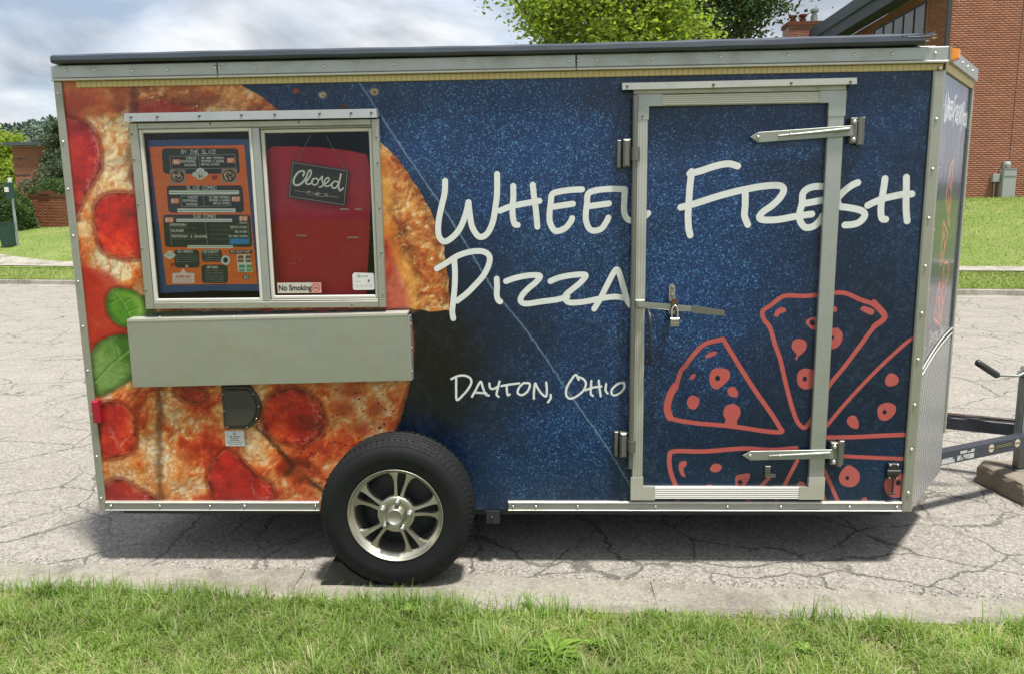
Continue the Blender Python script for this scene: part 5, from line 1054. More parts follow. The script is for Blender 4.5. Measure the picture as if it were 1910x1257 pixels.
for z in np.arange(.34, 2.26, .212): m.dome((.006, -.012, z), .006, .005); m.dome((3.889, -.014, z+.03), .0085, .008)
for x in (.055,.30,.55,.72,1.07,2.03,2.14,2.34,2.71,3.05,3.30,3.62,3.84): m.dome((x, -.020, ZB+.024), .006, .004)
for s in (.06,.16,.29,.42,.55): m.dome(nosept(s, ZT+.034, .022), .008, .006, (.79,-.61,0))
for z in np.arange(1.05, 2.2, .27): m.dome(nosept(.05, z, .001), .006, .005, (.79,-.61,0))
m.build('screw_heads', CHROME, tr_, 'stuff')
MB().bbox(.012, .05, -.030, -.001, .722, .832, .008).build('marker_light', REDL, tr_)
m = MB(); m.hexa([nosept(.01,ZT+.008,.023),nosept(.075,ZT+.008,.023),nosept(.07,ZR-.004,.023),nosept(.015,ZR-.004,.023),nosept(.02,ZT+.014,.05),nosept(.062,ZT+.014,.05),nosept(.055,ZR-.01,.05),nosept(.025,ZR-.01,.05)]); m.build('marker_light', AMBER, tr_, label='small amber marker light on the front top corner')
# rolled awning along the roof edge with its torn end
def awz(x): return ZR+.0015+.002*math.sin(x*1.9)
m = MB(); vs = []; na = 60; pr = [(-.050,.002),(-.056,.012),(-.052,.030),(-.036,.040),(.02,.046),(.10,.034),(.13,.002)]
for i in range(na+1):
    x = .014+(3.80-.014)*i/na; z0 = awz(x); k = .86+.10*math.sin(x*2.3)*.3+(.14*max(0, x-1)/2.8)
    vs += [(x, y_, z0+z_*k*1.15+.0008*math.sin(x*17+j)) for j, (y_, z_) in enumerate(pr)]
np_ = len(pr); fs = [(i*np_+j, (i+1)*np_+j, (i+1)*np_+(j+1) % np_, i*np_+(j+1) % np_) for i in range(na) for j in range(np_)]+[tuple(range(np_)), tuple(na*np_+j for j in range(np_))[::-1]]
aw = m.add(vs, fs).build('awning_roll', AWN, tr_)
q = random.Random(8)
m = MB()
for k in range(16):
    x0 = 3.775; y0 = -.050+.011*(k % 8); l = q.uniform(.02, .085)*(1.4 if k in (3, 4, 11) else 1); z0 = ZR+.004+(.020 if k > 7 else 0)+q.uniform(0, .008); h_ = q.uniform(.008, .018); s_ = q.uniform(-.006, .012)
    m.hexa([(x0,y0,z0),(x0+l*.7,y0,z0+s_),(x0+l*.6,y0+.010,z0+s_),(x0,y0+.010,z0),(x0,y0,z0+h_),(x0+l,y0+.003,z0+h_*.7+s_),(x0+l*.85,y0+.008,z0+h_*.8+s_),(x0,y0+.010,z0+h_)])
m.build('torn_awning_end', WOOD, aw)
m = MB()
for k in range(5): x0 = 3.70+.02*k; m.hexa([(x0,-.054,ZR+.034),(x0+.05,-.056,ZR+.032),(x0+.05,-.02,ZR+.042),(x0,-.02,ZR+.044),(x0,-.054,ZR+.040),(x0+.06,-.05,ZR+.038+.004*k),(x0+.05,-.02,ZR+.050),(x0,-.02,ZR+.052)])
m.build('torn_vinyl', AWN, aw)
# ---- serving window ----
win = MB(); 
win.bbox(.328, .366, -.034, -.001, 1.271, 2.109); win.bbox(1.424, 1.456, -.034, -.001, 1.271, 2.109); win.bbox(.367, 1.423, -.034, -.001, 2.082, 2.109); win.bbox(.367, 1.423, -.034, -.001, 1.271, 1.300)
wo = win.build('serving_window', ALU_D, tr_)
def sash(x0, x1, z0, z1, yo, t=.016):
    f = MB(); f.bbox(x0, x0+t, yo, yo+.02, z0, z1); f.bbox(x1-t, x1, yo, yo+.02, z0, z1); f.bbox(x0+t+.0005, x1-t-.0005, yo, yo+.02, z1-t, z1); f.bbox(x0+t+.0005, x1-t-.0005, yo, yo+.02, z0, z0+t); f.build('sash', WHITEB, wo)
sash(.3665, .884, 1.3005, 2.0815, -.028); sash(.918, 1.4235, 1.309, 2.0735, -.018)
MB().bbox(.885, .917, -.032, -.002, 1.3005, 2.0815).build('mullion', ALU, wo)
MB().bbox(1.4095, 1.4235, -.017, -.004, 1.3005, 1.308).build('window_catch', ALU_D, wo)
MB().bbox(.918, 1.4235, -.030, -.004, 1.3005, 1.3085).build('window_track', ALU_D, wo); MB().bbox(.918, 1.4235, -.030, -.004, 2.074, 2.0815).build('window_track', ALU_D, wo)
for xa, xb, ya, za, zb in ((.383,.868,-.014,1.317,2.065),(.934,1.407,-.006,1.325,2.057)): MB().add([(xa,ya,za),(xb,ya,za),(xb,ya,zb),(xa,ya,zb)], [(0,1,2,3)]).build('glass_pane', GLASS, wo)
m = MB(); m.hexa([(.318,-.052,2.113),(1.456,-.052,2.111),(1.456,-.001,2.122),(.318,-.001,2.122),(.320,-.046,2.150),(1.452,-.046,2.148),(1.452,-.001,2.156),(.320,-.001,2.156)]); m.build('window_drip_cap', ALU, wo)
m = MB()
for x in (.35,.47,.66,.85,1.00,1.20,1.34,1.43): m.dome((x, -.050, 2.134), .006, .006)
for z in (1.36,1.55,1.75,1.95,2.06): m.dome((.338,-.034,z), .005, .004); m.dome((1.446,-.034,z-.03), .005, .004)
for x in (.5,.9,1.3): m.dome((x,-.034,1.283), .005, .004); m.dome((x-.2,-.034,2.10), .005, .004)
m.build('screw_heads', STEEL_D, wo, 'stuff')
# shelf folded down
C4 = [at(237,597,1,-.055), at(760,585,1,-.055), at(766,709,1,-.055), at(249,722,1,-.055)]
a0, a1, a2, a3 = [(p[0], -.055, p[2]) for p in C4]
m = MB(); m.hexa([a3, a2, (a2[0],-.049,a2[2]), (a3[0],-.049,a3[2]), a0, a1, (a1[0],-.049,a1[2]), (a0[0],-.049,a0[2])]); sh = m.build('folding_shelf', SHELF, tr_)
m = MB(); m.hexa([(a0[0],-.0570,a0[2]-.008),(a1[0],-.0570,a1[2]-.008),(a1[0],-.002,a1[2]+.001),(a0[0],-.002,a0[2]+.001),(a0[0],-.0570,a0[2]+.002),(a1[0],-.0570,a1[2]+.002),(a1[0],-.002,a1[2]+.009),(a0[0],-.002,a0[2]+.009)]); m.build('shelf_lip', ALU_W, sh)
for xa, xb, zt_, zb_ in [(a1[0]+.001, a1[0]+.010, a1[2]-.01, a2[2]), (a0[0]-.003, a0[0]-.0005, a0[2]-.01, a3[2])]: m = MB(); m.box(xa, xb, -.054, -.002, zb_, zt_); m.build('shelf_flange', ALU, sh)
m = MB(); [m.dome((a1[0]+.010, -.03, z), .005, .004, (1,0,0)) for z in (.97,1.08,1.19)]; [m.dome((x,-.052,a0[2]+.012), .005, .003, (0,-.3,1)) for x in (.4,.75,1.1,1.4)]; m.build('screw_heads', CHROME, sh, 'stuff')
# vent door, sticker
dp = [(x, z) for x, z in [(.647,.90),(.647,.70),(.660,.688),(.745,.688),(.772,.694),(.800,.715),(.822,.750),(.832,.795),(.826,.838),(.808,.870),(.785,.90)]]
m = MB(); m.prism([(x,-.016,z) for x, z in dp], (0,.0155,0)); vt = m.build('vent_cover', BROWNP, tr_, bevel=.004)
m = MB(); cxv, czv = .735, .80; m.prism([((x-cxv)*.82+cxv,-.026,(z-czv)*.84+czv) for x, z in dp], (0,.0095,0)); m.build('vent_flap', BROWNP, vt, bevel=.004)
m = MB(); [m.dome((x,-.016,z), .004, .004) for x, z in [(.655,.86),(.655,.78),(.665,.70),(.76,.698),(.808,.74),(.822,.80),(.80,.86)]]; m.build('screw_heads', CHROME, vt, 'stuff')
uvb = lambda x0, x1, z0, z1: (lambda p: ((p[0]-x0)/(x1-x0), (p[2]-z0)/(z1-z0)))
MB().add([(.643,-.003,.600),(.738,-.003,.600),(.738,-.003,.677),(.643,-.003,.677)], [(0,1,2,3)]).build('inspection_sticker', printmat('inspection_print', make_image('inspection_print', paint_sticker()), .5), tr_, uv=uvb(.643,.738,.600,.677))
s0 = at(517, 528, 1, -.0095); s1 = at(600, 547, 1, -.0095)
MB().add([(s0[0],-.0095,s1[2]+.001),(s1[0],-.0095,s1[2]+.001),(s1[0],-.0095,s0[2]),(s0[0],-.0095,s0[2])], [(0,1,2,3)]).build('no_smoking_sticker', printmat('no_smoking_print', make_image('no_smoking_print', paint_smoke()), .5), wo, uv=uvb(s0[0], s1[0], s1[2]+.001, s0[2]))
fc = bpy.data.curves.new('text', 'FONT'); fc.body = 'No Smoking'; fc.size = .0262; fc.space_character = .98; fc.offset = .0006; fo = bpy.data.objects.new('text_source', fc); COL.objects.link(fo)
bpy.context.view_layer.update(); tm = bpy.data.meshes.new_from_object(fo.evaluated_get(bpy.context.evaluated_depsgraph_get())); bpy.data.objects.remove(fo)
tv = np.array([v.co[:] for v in tm.vertices]); tm_f = [tuple(p.vertices) for p in tm.polygons]; k_ = .155/(tv[:, 0].max()-tv[:, 0].min())
MB().add([(s0[0]+.006+(v[0]-tv[:, 0].min())*k_, -.0105, s1[2]+.014+v[1]*1.35) for v in tv], tm_f).build('lettering', BLACKP, wo)
s0 = at(657, 509, 1, -.0095); s1 = at(699, 541, 1, -.0095)
MB().prism([(s0[0]+x*(s1[0]-s0[0]), -.0095, s1[2]+z*(s0[2]-s1[2])) for x, z in [(.06,0),(.94,0),(1,.06),(1,.88),(.94,.96),(.10,1),(.04,.94),(0,.88),(0,.06)]], (0,.0012,0)).build('payment_sticker', printmat('payment_print', make_image('payment_print', paint_pay()), .5), wo, uv=uvb(s0[0], s1[0], s1[2], s0[2]))
# ---- entrance door ----
DX0, DX1, DZ0, DZ1 = 2.645, 3.423, .402, 2.142
m = MB(); m.bbox(DX0-.02, DX1+.02, -.004, -.0008, DZ0-.02, DZ1+.02, .001); dr = m.build('entrance_door', WRAP, tr_, uv=uvw)
MB().bbox(2.596, DX0, -.026, -.0045, .402, 2.10).build('door_frame', RIBV, dr); MB().bbox(DX1, 3.492, -.026, -.0045, .402, 2.10).build('door_frame', ALU, dr)
MB().bbox(2.70, 3.385, -.026, -.0045, DZ1, 2.190).build('door_frame', RIB, dr); MB().bbox(2.70, 3.385, -.026, -.0045, .342, DZ0).build('door_frame', RIB, dr)
MB().bbox(2.580, 3.492, -.030, -.001, 2.1915, 2.222).build('door_frame', ALU_D, dr)
def corner(xa, xb, za, zb, xs_, zs_):   # an L-shaped corner plate
    m = MB(); m.bbox(xa, xb, -.0285, -.0045, za, zb, .003); m.build('corner_plate', ALU_W if za < 1 else ALU, dr)
m = MB(); m.prism([(2.594,-.0285,2.191),(2.705,-.0285,2.191),(2.705,-.0285,DZ1-.001),(2.648,-.0285,DZ1-.001),(2.648,-.0285,2.085),(2.594,-.0285,2.085)], (0,.024,0)); m.build('corner_plate', ALU, dr)
m = MB(); m.prism([(3.494,-.0285,2.191),(3.380,-.0285,2.191),(3.380,-.0285,DZ1-.001),(3.421,-.0285,DZ1-.001),(3.421,-.0285,2.085),(3.494,-.0285,2.085)], (0,.024,0)); m.build('corner_plate', ALU, dr)
m = MB(); m.prism([(2.590,-.0285,.338),(2.705,-.0285,.338),(2.705,-.0285,DZ0+.001),(2.648,-.0285,DZ0+.001),(2.648,-.0285,.45),(2.590,-.0285,.45)], (0,.024,0)); m.build('corner_plate', ALU_W, dr)
m = MB(); m.prism([(3.496,-.0285,.342),(3.380,-.0285,.342),(3.380,-.0285,DZ0+.001),(3.421,-.0285,DZ0+.001),(3.421,-.0285,.45),(3.496,-.0285,.45)], (0,.024,0)); m.build('corner_plate', ALU_W, dr)
m = MB(); m.hexa([(2.529,-.050,2.208),(3.527,-.050,2.213),(3.527,-.001,2.223),(2.529,-.001,2.223),(2.529,-.046,2.236),(3.527,-.046,2.240),(3.527,-.001,2.247),(2.529,-.001,2.247)]); m.build('door_drip_cap', ALU_D, dr)
m = MB(); [m.dome((x,-.049,2.224), .006, .006) for x in (2.55,2.92,3.25,3.50)]; m.dome((2.62,-.0285,2.10), .005, .004); m.build('screw_heads', STEEL_D, dr, 'stuff')
MB().tube([(2.587,-.040,.50),(2.587,-.040,2.185)], .0125, 12).build('lock_rod', STEEL_D, dr)
for zc_ in (1.94, .612):
    m = MB(); m.bbox(2.512, 2.530, -.022, -.001, zc_-.060, zc_+.060); m.bbox(2.536, 2.568, -.050, -.001, zc_-.058, zc_+.062, .008); m.build('rod_bracket', STEEL_D, dr)
    m = MB(); m.tube([(2.590,-.041,zc_-.03),(2.590,-.041,zc_+.025)], .019, 12); m.bbox(2.569, 2.609, -.038, -.001, zc_-.028, zc_+.023); m.build('rod_guide', STEEL_D, dr)
def hinge(z, x0, x1, dz):
    m = MB(); m.prism([(x0,-.036,z-dz),(x0+.035,-.036,z+.020-dz),(x1-.03,-.036,z+.024),(x1-.03,-.036,z-.020),(x0+.035,-.036,z-.024-dz)], (0,.008,0)); h = m.build('strap_hinge', STEEL, dr, bevel=.0015)
    m = MB(); m.tube([(x0+.12,-.037,z-.003-dz*.7),(x1-.05,-.039,z+.008)], [.004,.009], 8); m.build('hinge_rib', STEEL, h)
    m = MB(); m.bbox(x1-.042, x1-.012, -.034, -.001, z-.052, z+.056); m.tube([(x1-.002,-.03,z-.058),(x1-.002,-.03,z+.058)], .012, 10); m.bbox(x1+.003, x1+.024, -.02, -.001, z-.056, z+.060); m.build('hinge_bracket', STEEL_D, h)
    for p_, r_ in (((x1-.027,-.034,z+.038),.011),((x1-.027,-.034,z-.036),.011),((x0+.034,-.036,z-dz),.008),((x0+.17,-.044,z-dz*.6),.007)): MB().dome(p_, r_, r_*.8).build('bolt', CHROME, h)
hinge(2.020, 3.088, 3.560, .018); hinge(.565, 3.108, 3.556, .004)
m = MB(); m.prism([(2.603,-.050,1.262),(2.603,-.050,1.288),(2.745,-.058,1.276),(2.850,-.062,1.266),(2.860,-.062,1.240),(2.745,-.058,1.249)], (0,.006,0)); lv = m.build('latch_lever', STEEL, dr)
MB().prism([(2.850,-.066,1.270),(2.992,-.076,1.247),(2.992,-.076,1.224),(2.850,-.066,1.236)], (0,.009,0)).build('lever_grip', STEEL_D, lv)
m = MB(); m.tube([(2.622,-.060,1.275),(2.622,-.026,1.275)], .014, 12); m.bbox(2.598, 2.640, -.046, -.0265, 1.255, 1.295); m.build('lever_pivot', STEEL, lv)
m = MB(); m.prism([(2.754,-.012,1.225),(2.754,-.012,1.350),(2.760,-.012,1.360),(2.772,-.012,1.362),(2.782,-.012,1.352),(2.784,-.012,1.225)], (0,.0075,0)); m.box(2.757, 2.781, -.064, -.0125, 1.262, 1.290); hs = m.build('hasp', STEEL, dr)
[MB().dome((2.769,-.012,z_), .007, .006).build('bolt', STEEL_D, hs) for z_ in (1.345, 1.310)]; MB().bbox(2.757, 2.783, -.070, -.0645, 1.250, 1.302, .001).build('rusty_keeper', RUST, hs)
MB().tube([(2.660,-.027,1.240),(2.662,-.060,1.222),(2.664,-.070,1.18),(2.665,-.070,1.06),(2.664,-.062,1.01),(2.662,-.010,.995)], [.010,.011,.009,.008,.009,.010], 10).build('grab_handle', BLACK, dr)
m = MB(); m.bbox(3.222, 3.248, -.012, -.0045, .455, .50); m.bbox(3.222, 3.272, -.016, -.0045, .446, .462); m.build('door_clip', STEEL_D, dr)
pl = empty('padlock', (2.770, -.075, 1.21), 'small silver padlock hanging from the hasp of the trailer door', 'padlock')
MB().bbox(2.750, 2.790, -.090, -.073, 1.178, 1.216, .004).build('lock_body', BRASS, pl); m = MB(); m.box(2.752, 2.788, -.0905, -.0902, 1.184, 1.188); m.box(2.752,2.788,-.0905,-.0902,1.200,1.204); m.build('engraved_line', STEEL_D, pl)
MB().tube([(2.757,-.081,1.214),(2.757,-.081,1.25),(2.762,-.081,1.266),(2.770,-.081,1.271),(2.778,-.081,1.266),(2.783,-.081,1.25),(2.783,-.081,1.214)], .0038, 8).build('shackle', CHROME, pl)
# black catch near the front corner
m = MB(); m.bbox(3.788, 3.838, -.020, -.0145+.013, .440, .515, .004); m.bbox(3.780, 3.844, -.030, -.021, .463, .486, .004); ct_ = m.build('door_catch', BLACKP, tr_)
m = MB(); m.tube([(3.812,-.022,.44),(3.812,-.022,.372)], .005, 8); m.tube([(3.796,-.022,.370),(3.830,-.022,.370)], .005, 8); m.build('catch_pin', BLACKP, ct_); [MB().dome((x,-.020,z), .005, .004).build('bolt', CHROME, ct_) for x in (3.796,3.830) for z in (.447,.508)]
# ====================== running gear ======================
WC = (1.508, 0, .3535)
def make_wheel(y_out, sgn, name='wheel'):
    """sgn=-1: outer face towards -y"""
    w0 = empty(name, (WC[0], y_out, WC[2]), parent=tr_); A = (0, sgn, 0); c = (WC[0], y_out-sgn*.10, WC[2])    # centre plane
    prof = [(.205,-.075),(.212,-.092),(.228,-.098),(.262,-.104),(.295,-.102),(.318,-.094),(.330,-.086),(.338,-.078),(.3395,-.060)]
    grooves = []
    for t in (-.055, -.020, .020, .055): grooves += [(.3425,t-.006),(.334,t-.004),(.334,t+.004),(.3425,t+.006)]
    prof2 = prof+grooves+[(.3395,.060),(.338,.078),(.330,.086),(.3305,.0865),(.319,.0935),(.3155,.0935),(.314,.0955),(.297,.1015),(.294,.1030),(.262,.1045),(.258,.1035),(.236,.1000),(.228,.0985),(.216,.095),(.212,.090),(.205,.075)]
    def mod(j, k, r):
        if .335 < r < .3468: return r-(.0045 if k % 3 == 0 else 0)
        if r > .3468: return r-(.0022 if (k+j) % 4 == 0 else 0)
        return r
    prof2 = [(r_*1.02 if r_ > .23 else r_, o_) for r_, o_ in prof2]
    MB().lathe(prof2, c, A, 240, True, mod).build('tyre', RUBBER, w0)
    rimc = (c[0], c[1], c[2])
    rim = MB().lathe([(.205,-.07),(.190,-.05),(.182,0),(.186,.045),(.190,.062),(.197,.074),(.2035,.078),(.2085,.085),(.213,.097),(.2165,.100),(.2175,.096),(.214,.085)], rimc, A, 96).build('rim', RIM, w0)
    MB().lathe([(.1815,-.06),(.180,0),(.184,.044),(.1885,.060)], rimc, A, 64).build('rim_barrel', STEEL_D, rim)
    MB().lathe([(.178,-.02),(.150,-.012),(.12,-.01),(.001,-.01)], rimc, A, 48).build('brake_drum', BLACK, rim)
    sp = MB(); yb_ = c[1]+sgn*.052; yt = c[1]+sgn*.080
    def P(r, a, y): return (c[0]+r*math.cos(a)*1.0, y, c[2]+r*math.sin(a))
    for k in range(5):
        a0 = math.radians(80+72*k)
        for s_ in (-1, 1):
            # each half-spoke: narrow near the hub, flaring into the lip
            prof_in = [(.070, .04, .31), (.100, .08, .215), (.130, .105, .20), (.155, .115, .21), (.178, .115, .255), (.1985, .085, .36)]
            top, bot = [], []
            for r_, ai, ao in prof_in:
                top.append((P(r_, a0+s_*ai, yt-sgn*(.012*(r_-.07)/.13)), P(r_, a0+s_*ao, yt-sgn*(.016*(r_-.07)/.13)))); bot.append((P(r_, a0+s_*(ai-.01), yb_), P(r_, a0+s_*(ao+.03), yb_)))
            vs = []; 
            for (a_, b_), (d_, e_) in zip(top, bot): vs += [a_, b_, e_, d_]
            sp.add(vs, [(i*4+j, (i+1)*4+j, (i+1)*4+(j+1) % 4, i*4+(j+1) % 4) for i in range(len(prof_in)-1) for j in range(4)])
    sp.build('spokes', RIM, rim)
    MB().lathe([(.086,.045),(.084,.078),(.078,.0815),(.046,.0815),(.043,.078),(.040,.078)], rimc, A, 48).build('hub_disc', RIM, rim)
    hc = MB().lathe([(.046,.070),(.045,.084),(.039,.090),(.0375,.112),(.033,.118),(.0325,.115),(.001,.116)], rimc, A, 36).build('centre_cap', RIM, rim)
    for k in range(5):
        a = math.radians(80+72*k); q0 = P(.0655, a, c[1]+sgn*.0815)
        MB().lathe([(.0145,0),(.0145,.004),(.0115,.006),(.0110,.024),(.007,.030),(.001,.031)], q0, A, 12).build('lug_nut', STEEL, rim)
    MB().lathe([(.004,0),(.004,.012),(.001,.013)], P(.176, math.radians(5), c[1]+sgn*.070), A, 8).build('valve_stem', BLACKP, rim)
make_wheel(-.262, -1); make_wheel(TW+.262, 1)
MB().tube([(WC[0],-.06,.346),(WC[0],TW+.06,.346)], .032, 12).build('axle', BLACK, tr_)
m = MB(); m.box(.03, 3.88, .12, .18, .205, ZB-.003); m.box(.03, 3.88, TW-.18, TW-.12, .205, ZB-.003)
for x in np.arange(.1, 3.8, .6): m.box(x, x+.05, .181, TW-.181, .225, ZB-.003)
m.build('chassis', BLACK, tr_); m = MB(); m.box(1.90, 1.965, -.018, .03, .215, ZB-.003); m.dome((1.925,-.018,.245), .008, .007); m.box(1.15,1.87,.04,.11,.24,ZB-.003); m.build('spring_hanger', BLACK, tr_)
m = MB(); vs = []
for y_ in (.02, .035): vs += [(1.02,y_,ZB),(1.02,y_,.32)]
# ---- tongue, jack ----
YC = 1.10
def beam(p, q_, w_, z0, z1, name):
    p, q_ = Vector((*p, 0)), Vector((*q_, 0)); d = (q_-p).normalized(); n = Vector((-d.y, d.x, 0))*w_/2
    m = MB(); m.hexa([(*(p-n)[:2], z0), (*(q_-n)[:2], z0), (*(q_+n)[:2], z0), (*(p+n)[:2], z0), (*(p-n)[:2], z1), (*(q_-n)[:2], z1), (*(q_+n)[:2], z1), (*(p+n)[:2], z1)]); return m.build(name, TONGUE, tr_, bevel=.004)
tb1 = beam((3.9, .415), (5.36, 1.115), .055, .285, .365, 'tongue_beam'); beam((3.9, TW-.415), (5.36, TW-1.115), .055, .285, .365, 'tongue_beam')
m = MB(); m.box(5.28, 5.60, YC-.045, YC+.045, .29, .372); m.prism([(5.60,YC-.05,.30),(5.78,YC-.035,.30),(5.80,YC-.03,.37),(5.60,YC-.05,.385)], (0,.09,0)); m.build('coupler', TONGUE, tr_)
d_ = Vector((1.46, .70, 0)).normalized(); nn_ = Vector((d_.y, -d_.x, 0))
def onb(s, z, off=.0285): p = Vector((3.9, .415, 0))+d_*s+nn_*off; return (p.x, p.y, z)
def deco(s0_, s1_, z0, z1, mat, name, off=.0290): return MB().add([onb(s0_,z0,off),onb(s1_,z0,off),onb(s1_,z1,off),onb(s0_,z1,off)], [(0,1,2,3)]).build(name, mat, tb1)
def worn():
    m = M('worn_white_decal'); m.inp('Base Color', m.mix(m.ramp(m.noise(22, 4, .7), [(.44,0.0),(.50,1.0)]), (.05,.05,.06), (.52,.54,.52))).inp('Roughness', .6); return m.m
WORN = worn(); deco(.50,.62,.293,.325, WORN, 'worn_decal'); deco(.64,.78,.297,.325, WORN, 'worn_decal'); deco(.66,.78,.333,.350, WORN, 'worn_decal')
def dec_text():
    c = Canvas(420, 90, (30,36,44)); text(c, 8, 36, 24, 'SAFE TOWING ON THE ROAD', (190,196,120), 3.4, cx=.5); text(c, 8, 76, 24, 'CHECK LIGHTS & CHAINS', (190,196,120), 3.4, cx=.52); return c.a
c = Canvas(420, 90, (30,34,42)); fine(c, 8, 410, 26, (170,176,104), 13, 5); fine(c, 8, 410, 64, (170,176,104), 13, 6)
s_a, s_b = .965, 1.115; sx0, sx1 = onb(s_a,0)[0], onb(s_b,0)[0]
MB().add([onb(s_a,.318,.029),onb(s_b,.318,.029),onb(s_b,.345,.029),onb(s_a,.345,.029)], [(0,1,2,3)]).build('warning_decal', printmat('warning_print', make_image('warning_print', c.a), .5), tb1, uv=lambda p: ((p[0]-sx0)/(sx1-sx0), (p[2]-.318)/.027))
for s_ in (.925, 1.155):
    m = MB(); cx_ = onb(s_, .330, .029); m.prism([onb(s_+.025*math.cos(a), .330+.025*math.sin(a), .029) for a in [math.pi/8+k*math.pi/4 for k in range(8)]], tuple(nn_*.001)); o = m.build('round_decal', plain('cream_decal', (.55,.52,.38), .5), tb1)
    MB().add([onb(s_-.021,.325,.0305),onb(s_+.021,.325,.0305),onb(s_+.021,.335,.0305),onb(s_-.021,.335,.0305)], [(0,1,2,3)]).build('decal_band', plain('orange_brown_ink', (.30,.13,.05), .6), o)
JX, JY = 5.065, 1.02
jk = empty('jack_post', (JX, JY, .1), parent=tr_); m = MB(); m.box(JX-.036, JX+.036, JY-.036, JY+.036, .27, .70); m.build('jack_tube', plain('grey_jack_paint', (.26,.28,.26), .5, .3, .2, 20), jk, bevel=.008, seg=2)
m = MB(); m.box(JX-.040, JX+.040, JY-.040, JY+.040, .702, .725); m.prism([(JX-.07,JY-.012,.705),(JX+.03,JY-.012,.705),(JX+.03,JY-.012,.760),(JX-.02,JY-.012,.765)], (0,.024,0)); m.tube([(JX-.02,JY-.05,.745),(JX-.02,JY+.03,.745)], .012, 10); m.build('gear_head', STEEL, jk)
m = MB(); m.box(JX-.028, JX+.028, JY-.028, JY+.028, .135, .27); m.box(JX-.055, JX+.055, JY-.05, JY+.05, .128, .136); m.build('jack_foot', STEEL_D, jk, bevel=.004)
m = MB(); m.tube([(JX-.02,JY-.055,.745),(JX-.06,JY-.06,.735),(JX-.10,JY-.065,.716),(JX-.22,JY-.07,.722)], .008, 8); cr_ = m.build('crank', STEEL, jk); MB().tube([(JX-.215,JY-.07,.718),(JX-.225,JY-.07,.722),(JX-.345,JY-.07,.800),(JX-.35,JY-.07,.802)], [.012,.020,.020,.014], 12).build('crank_grip', BLACKP, cr_)
cb = MB(); q = random.Random(4)
for k in range(4):
    z0 = .372+.004*k; pts = [(4.36+.16*i, (TW-.635-.0767*i)+.018*math.sin(i*1.7+k*1.3)-.02*k, z0+.014*math.sin(i*2.1+k*2)**2) for i in range(6)]+[(5.24, 1.12+.01*k, z0+.03)]
    sub = [(Vector(pts[i])*(1-t)+Vector(pts[i+1])*t) for i in range(6) for t in (0, .5)]+[Vector(pts[-1])]; MB().tube(sub, .006, 6).build('cable', BLACKP if k != 2 else RUST, tr_)
# block under the jack, chain, chock
bk = empty('wood_block', (5.05, .98, 0), 'weathered brown block on the asphalt under the jack of the trailer tongue', 'block')
m = MB(); P1 = [(4.885,1.13),(4.93,.76),(5.19,.72),(5.26,1.14),(4.96,1.22)]; vs = []
for z, k, o in [(.001,1,0),(.03,1.03,.0),(.095,1.0,0),(.118,.95,0),(.126,.86,0)]:
    for i in range(30):
        t = i/30*5; j = int(t); f_ = t-j; x_ = P1[j][0]*(1-f_)+P1[(j+1) % 5][0]*f_; y_ = P1[j][1]*(1-f_)+P1[(j+1) % 5][1]*f_; vs.append((5.05+(x_-5.05)*k+.004*math.sin(i*3.3+z*50), .98+(y_-.98)*k+.004*math.cos(i*4.1+z*60), z+(0 if z < .01 else .003*math.sin(i*2.9))))
fs = [(l*30+i, l*30+(i+1) % 30, (l+1)*30+(i+1) % 30, (l+1)*30+i) for l in range(4) for i in range(30)]+[tuple(range(120, 150)), tuple(range(30))[::-1]]
m.add(vs, fs).build('block_body', BLOCKM, bk)
chn = empty('safety_chain', (5.05, .85, .15), 'rusty chain hanging from the tongue over the wood block onto the asphalt', 'chain')
path = cr([(5.16,1.0,.28),(5.14,.93,.20),(5.10,.88,.148),(5.02,.82,.145),(4.965,.745,.15),(4.935,.715,.06),(4.95,.66,.022),(5.03,.62,.018),(5.12,.64,.018),(5.20,.60,.018)], 8)
acc = 0; last = path[0]; lk = 0
for i in range(1, len(path)):
    acc += np.linalg.norm(path[i]-path[i-1])
    if acc >= .026:
        acc = 0; p = Vector(path[i]); d = Vector(path[i]-path[i-1]).normalized(); u_ = d.orthogonal().normalized(); s_ = (u_ if lk % 2 else d.cross(u_))
        pts = [p+d*(.019*math.cos(a))+s_*(.0105*math.sin(a)) for a in [k*math.pi/5 for k in range(11)]]; MB().tube(pts, .0042, 6, cap=False).build('chain_link', RUST, chn); lk += 1
ck = empty('wheel_chock', (1.25, -.15, 0), 'black rubber wheel chock wedged against the left side of the trailer tyre', 'wheel chock')
arc = [(1.510+.350*math.cos(a), .346+.350*math.sin(a)) for a in [math.radians(d) for d in (-139,-128,-118,-108)]]
pf = [(1.140,.008),(1.203,.122)]+[(x_, max(z_, .010)) for x_, z_ in arc[:]]+[(1.42,.008)]
m = MB(); m.prism([(x_,-.235,z_) for x_, z_ in pf], (0,.17,0)); m.build('chock_body', CHOCKM, ck, bevel=.004)
# ====================== things behind the glass ======================
mp_ = empty('menu_poster', (.62, 0, 1.7), 'orange pizza menu poster with price list behind the left window pane', 'poster')
YP = .010; quad = [at(*p, 1, YP) for p in cpx(PC)]; lf = [at(*p, 1, YP+.003) for p in cpx([(22,50),(400,42),(788,42),(900,1190),(500,1188),(118,1205)])]
ctr = homog([(p[0], p[2]) for p in quad], [(0,1),(1,1),(1,0),(0,0)])
MB().add([tuple(p) for p in quad], [(0,3,2,1)]).build('menu_sheet', printmat('menu_print', make_image('menu_print', np.clip(paint_menu()*1.13, 0, 1)), .5, gain=1.35), mp_, uv=lambda p: tuple(ctr([(p[0], p[2])])[0]))
MB().add([tuple(p) for p in lf], [(0,5,4,3,2,1)]).build('blue_tape', BLUET, mp_)
cs_ = empty('closed_sign', (1.17, .005, 1.85), 'black closed sign hanging tilted on a string behind the right window pane', 'sign')
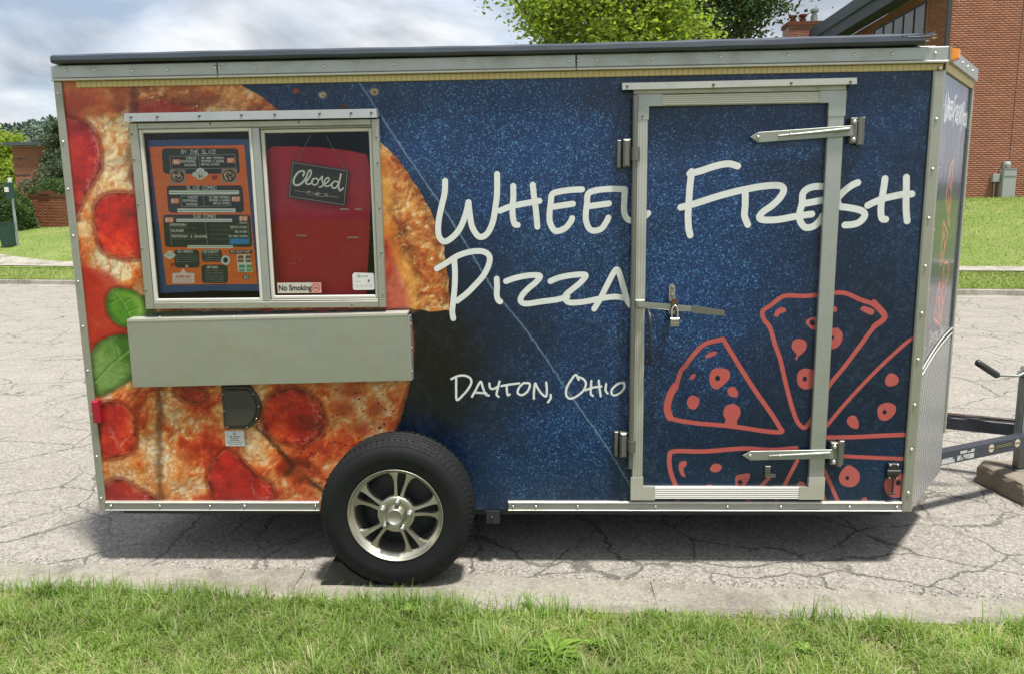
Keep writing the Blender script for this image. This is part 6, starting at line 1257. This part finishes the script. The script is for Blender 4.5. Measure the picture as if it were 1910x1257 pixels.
YS = .006; quad = [at(490+x*.2547, 240+y*.2547, 1, YS) for x, y in SC4]; ctr2 = homog([(p[0], p[2]) for p in quad], [(0,1),(1,1),(1,0),(0,0)])
cen = sum(np.array(p) for p in quad)/4
m = MB(); m.prism([tuple(quad[i]) for i in (0,3,2,1)], (0,.006,0)); m.build('sign_board', printmat('closed_print', make_image('closed_print', np.clip(paint_closed()*1.15, 0, 1)), .5, gain=1.3), cs_, uv=lambda p: tuple(ctr2([(p[0], p[2])])[0]))
for (x0, y0, x1, y1) in [(352,50,245,250),(462,50,602,305)]:
    MB().tube([at(490+x0*.2547, 240+y0*.2547, 1, .004), at(490+x1*.2547, 240+y1*.2547, 1, .004)], .0013, 5).build('string', STRING, cs_)
rc = empty('red_cloth', (1.17, .04, 1.7), 'dark red cloth hanging behind the closed sign in the right window', 'cloth')
CP = [(22,170),(80,135),(230,133),(420,140),(640,165),(755,190),(775,260),(795,400),(775,900),(765,1110),(760,1260),(80,1260),(60,700),(30,300)]
out_ = [at(490+x*.2547, 240+y*.2547, 1, .045) for x, y in CP]; xs_, zs_ = [p[0] for p in out_], [p[2] for p in out_]
from mathutils.geometry import tessellate_polygon
def inside(px, pz):
    c_ = False
    for i in range(len(out_)):
        a_, b_ = out_[i], out_[i-1]
        if (a_[2] > pz) != (b_[2] > pz) and px < (b_[0]-a_[0])*(pz-a_[2])/(b_[2]-a_[2])+a_[0]: c_ = not c_
    return c_
m = MB(); nx, nz = 150, 220; idx = {}; vs, fs = [], []
for i in range(nx+1):
    for j in range(nz+1):
        X_ = min(xs_)+(max(xs_)-min(xs_))*i/nx; Z_ = min(zs_)+(max(zs_)-min(zs_))*j/nz; idx[i, j] = len(vs); vs.append((X_, .045+.006*math.sin(X_*23+Z_*4)+.004*math.sin(Z_*13+X_*9)+.003*math.sin(X_*61-Z_*17), Z_))
for i in range(nx):
    for j in range(nz):
        cxx, czz = (vs[idx[i,j]][0]+vs[idx[i+1,j]][0])/2, (vs[idx[i,j]][2]+vs[idx[i,j+1]][2])/2
        if inside(cxx, czz): fs.append((idx[i,j], idx[i+1,j], idx[i+1,j+1], idx[i,j+1]))
m.add(vs, fs, True).build('cloth', CLOTH, rc)
for x0, y0, x1, y1 in [(565,592,632,592),(672,590,728,594),(246,785,322,785),(616,799,706,797),(372,860,385,860),(262,958,278,958),(190,988,203,988),(224,988,240,988)]:
    p, q_ = at(490+x0*.2547, 240+y0*.2547, 1, -.0035), at(490+x1*.2547, 240+y1*.2547, 1, -.0035); hh = .0035 if x1-x0 > 40 else .0015
    MB().add([(p[0],-.0032,p[2]-hh),(q_[0],-.0032,q_[2]-hh),(q_[0]-.004,-.0032,q_[2]+hh),(p[0]+.004,-.0032,p[2]+hh)], [(0,1,2,3)]).build('tape_residue', plain('tape_residue', (.62,.45,.42), .7) if x0 == 565 else bpy.data.materials['tape_residue'], wo)
for o in bpy.data.objects:
    if '_o' in o: del o['_o']
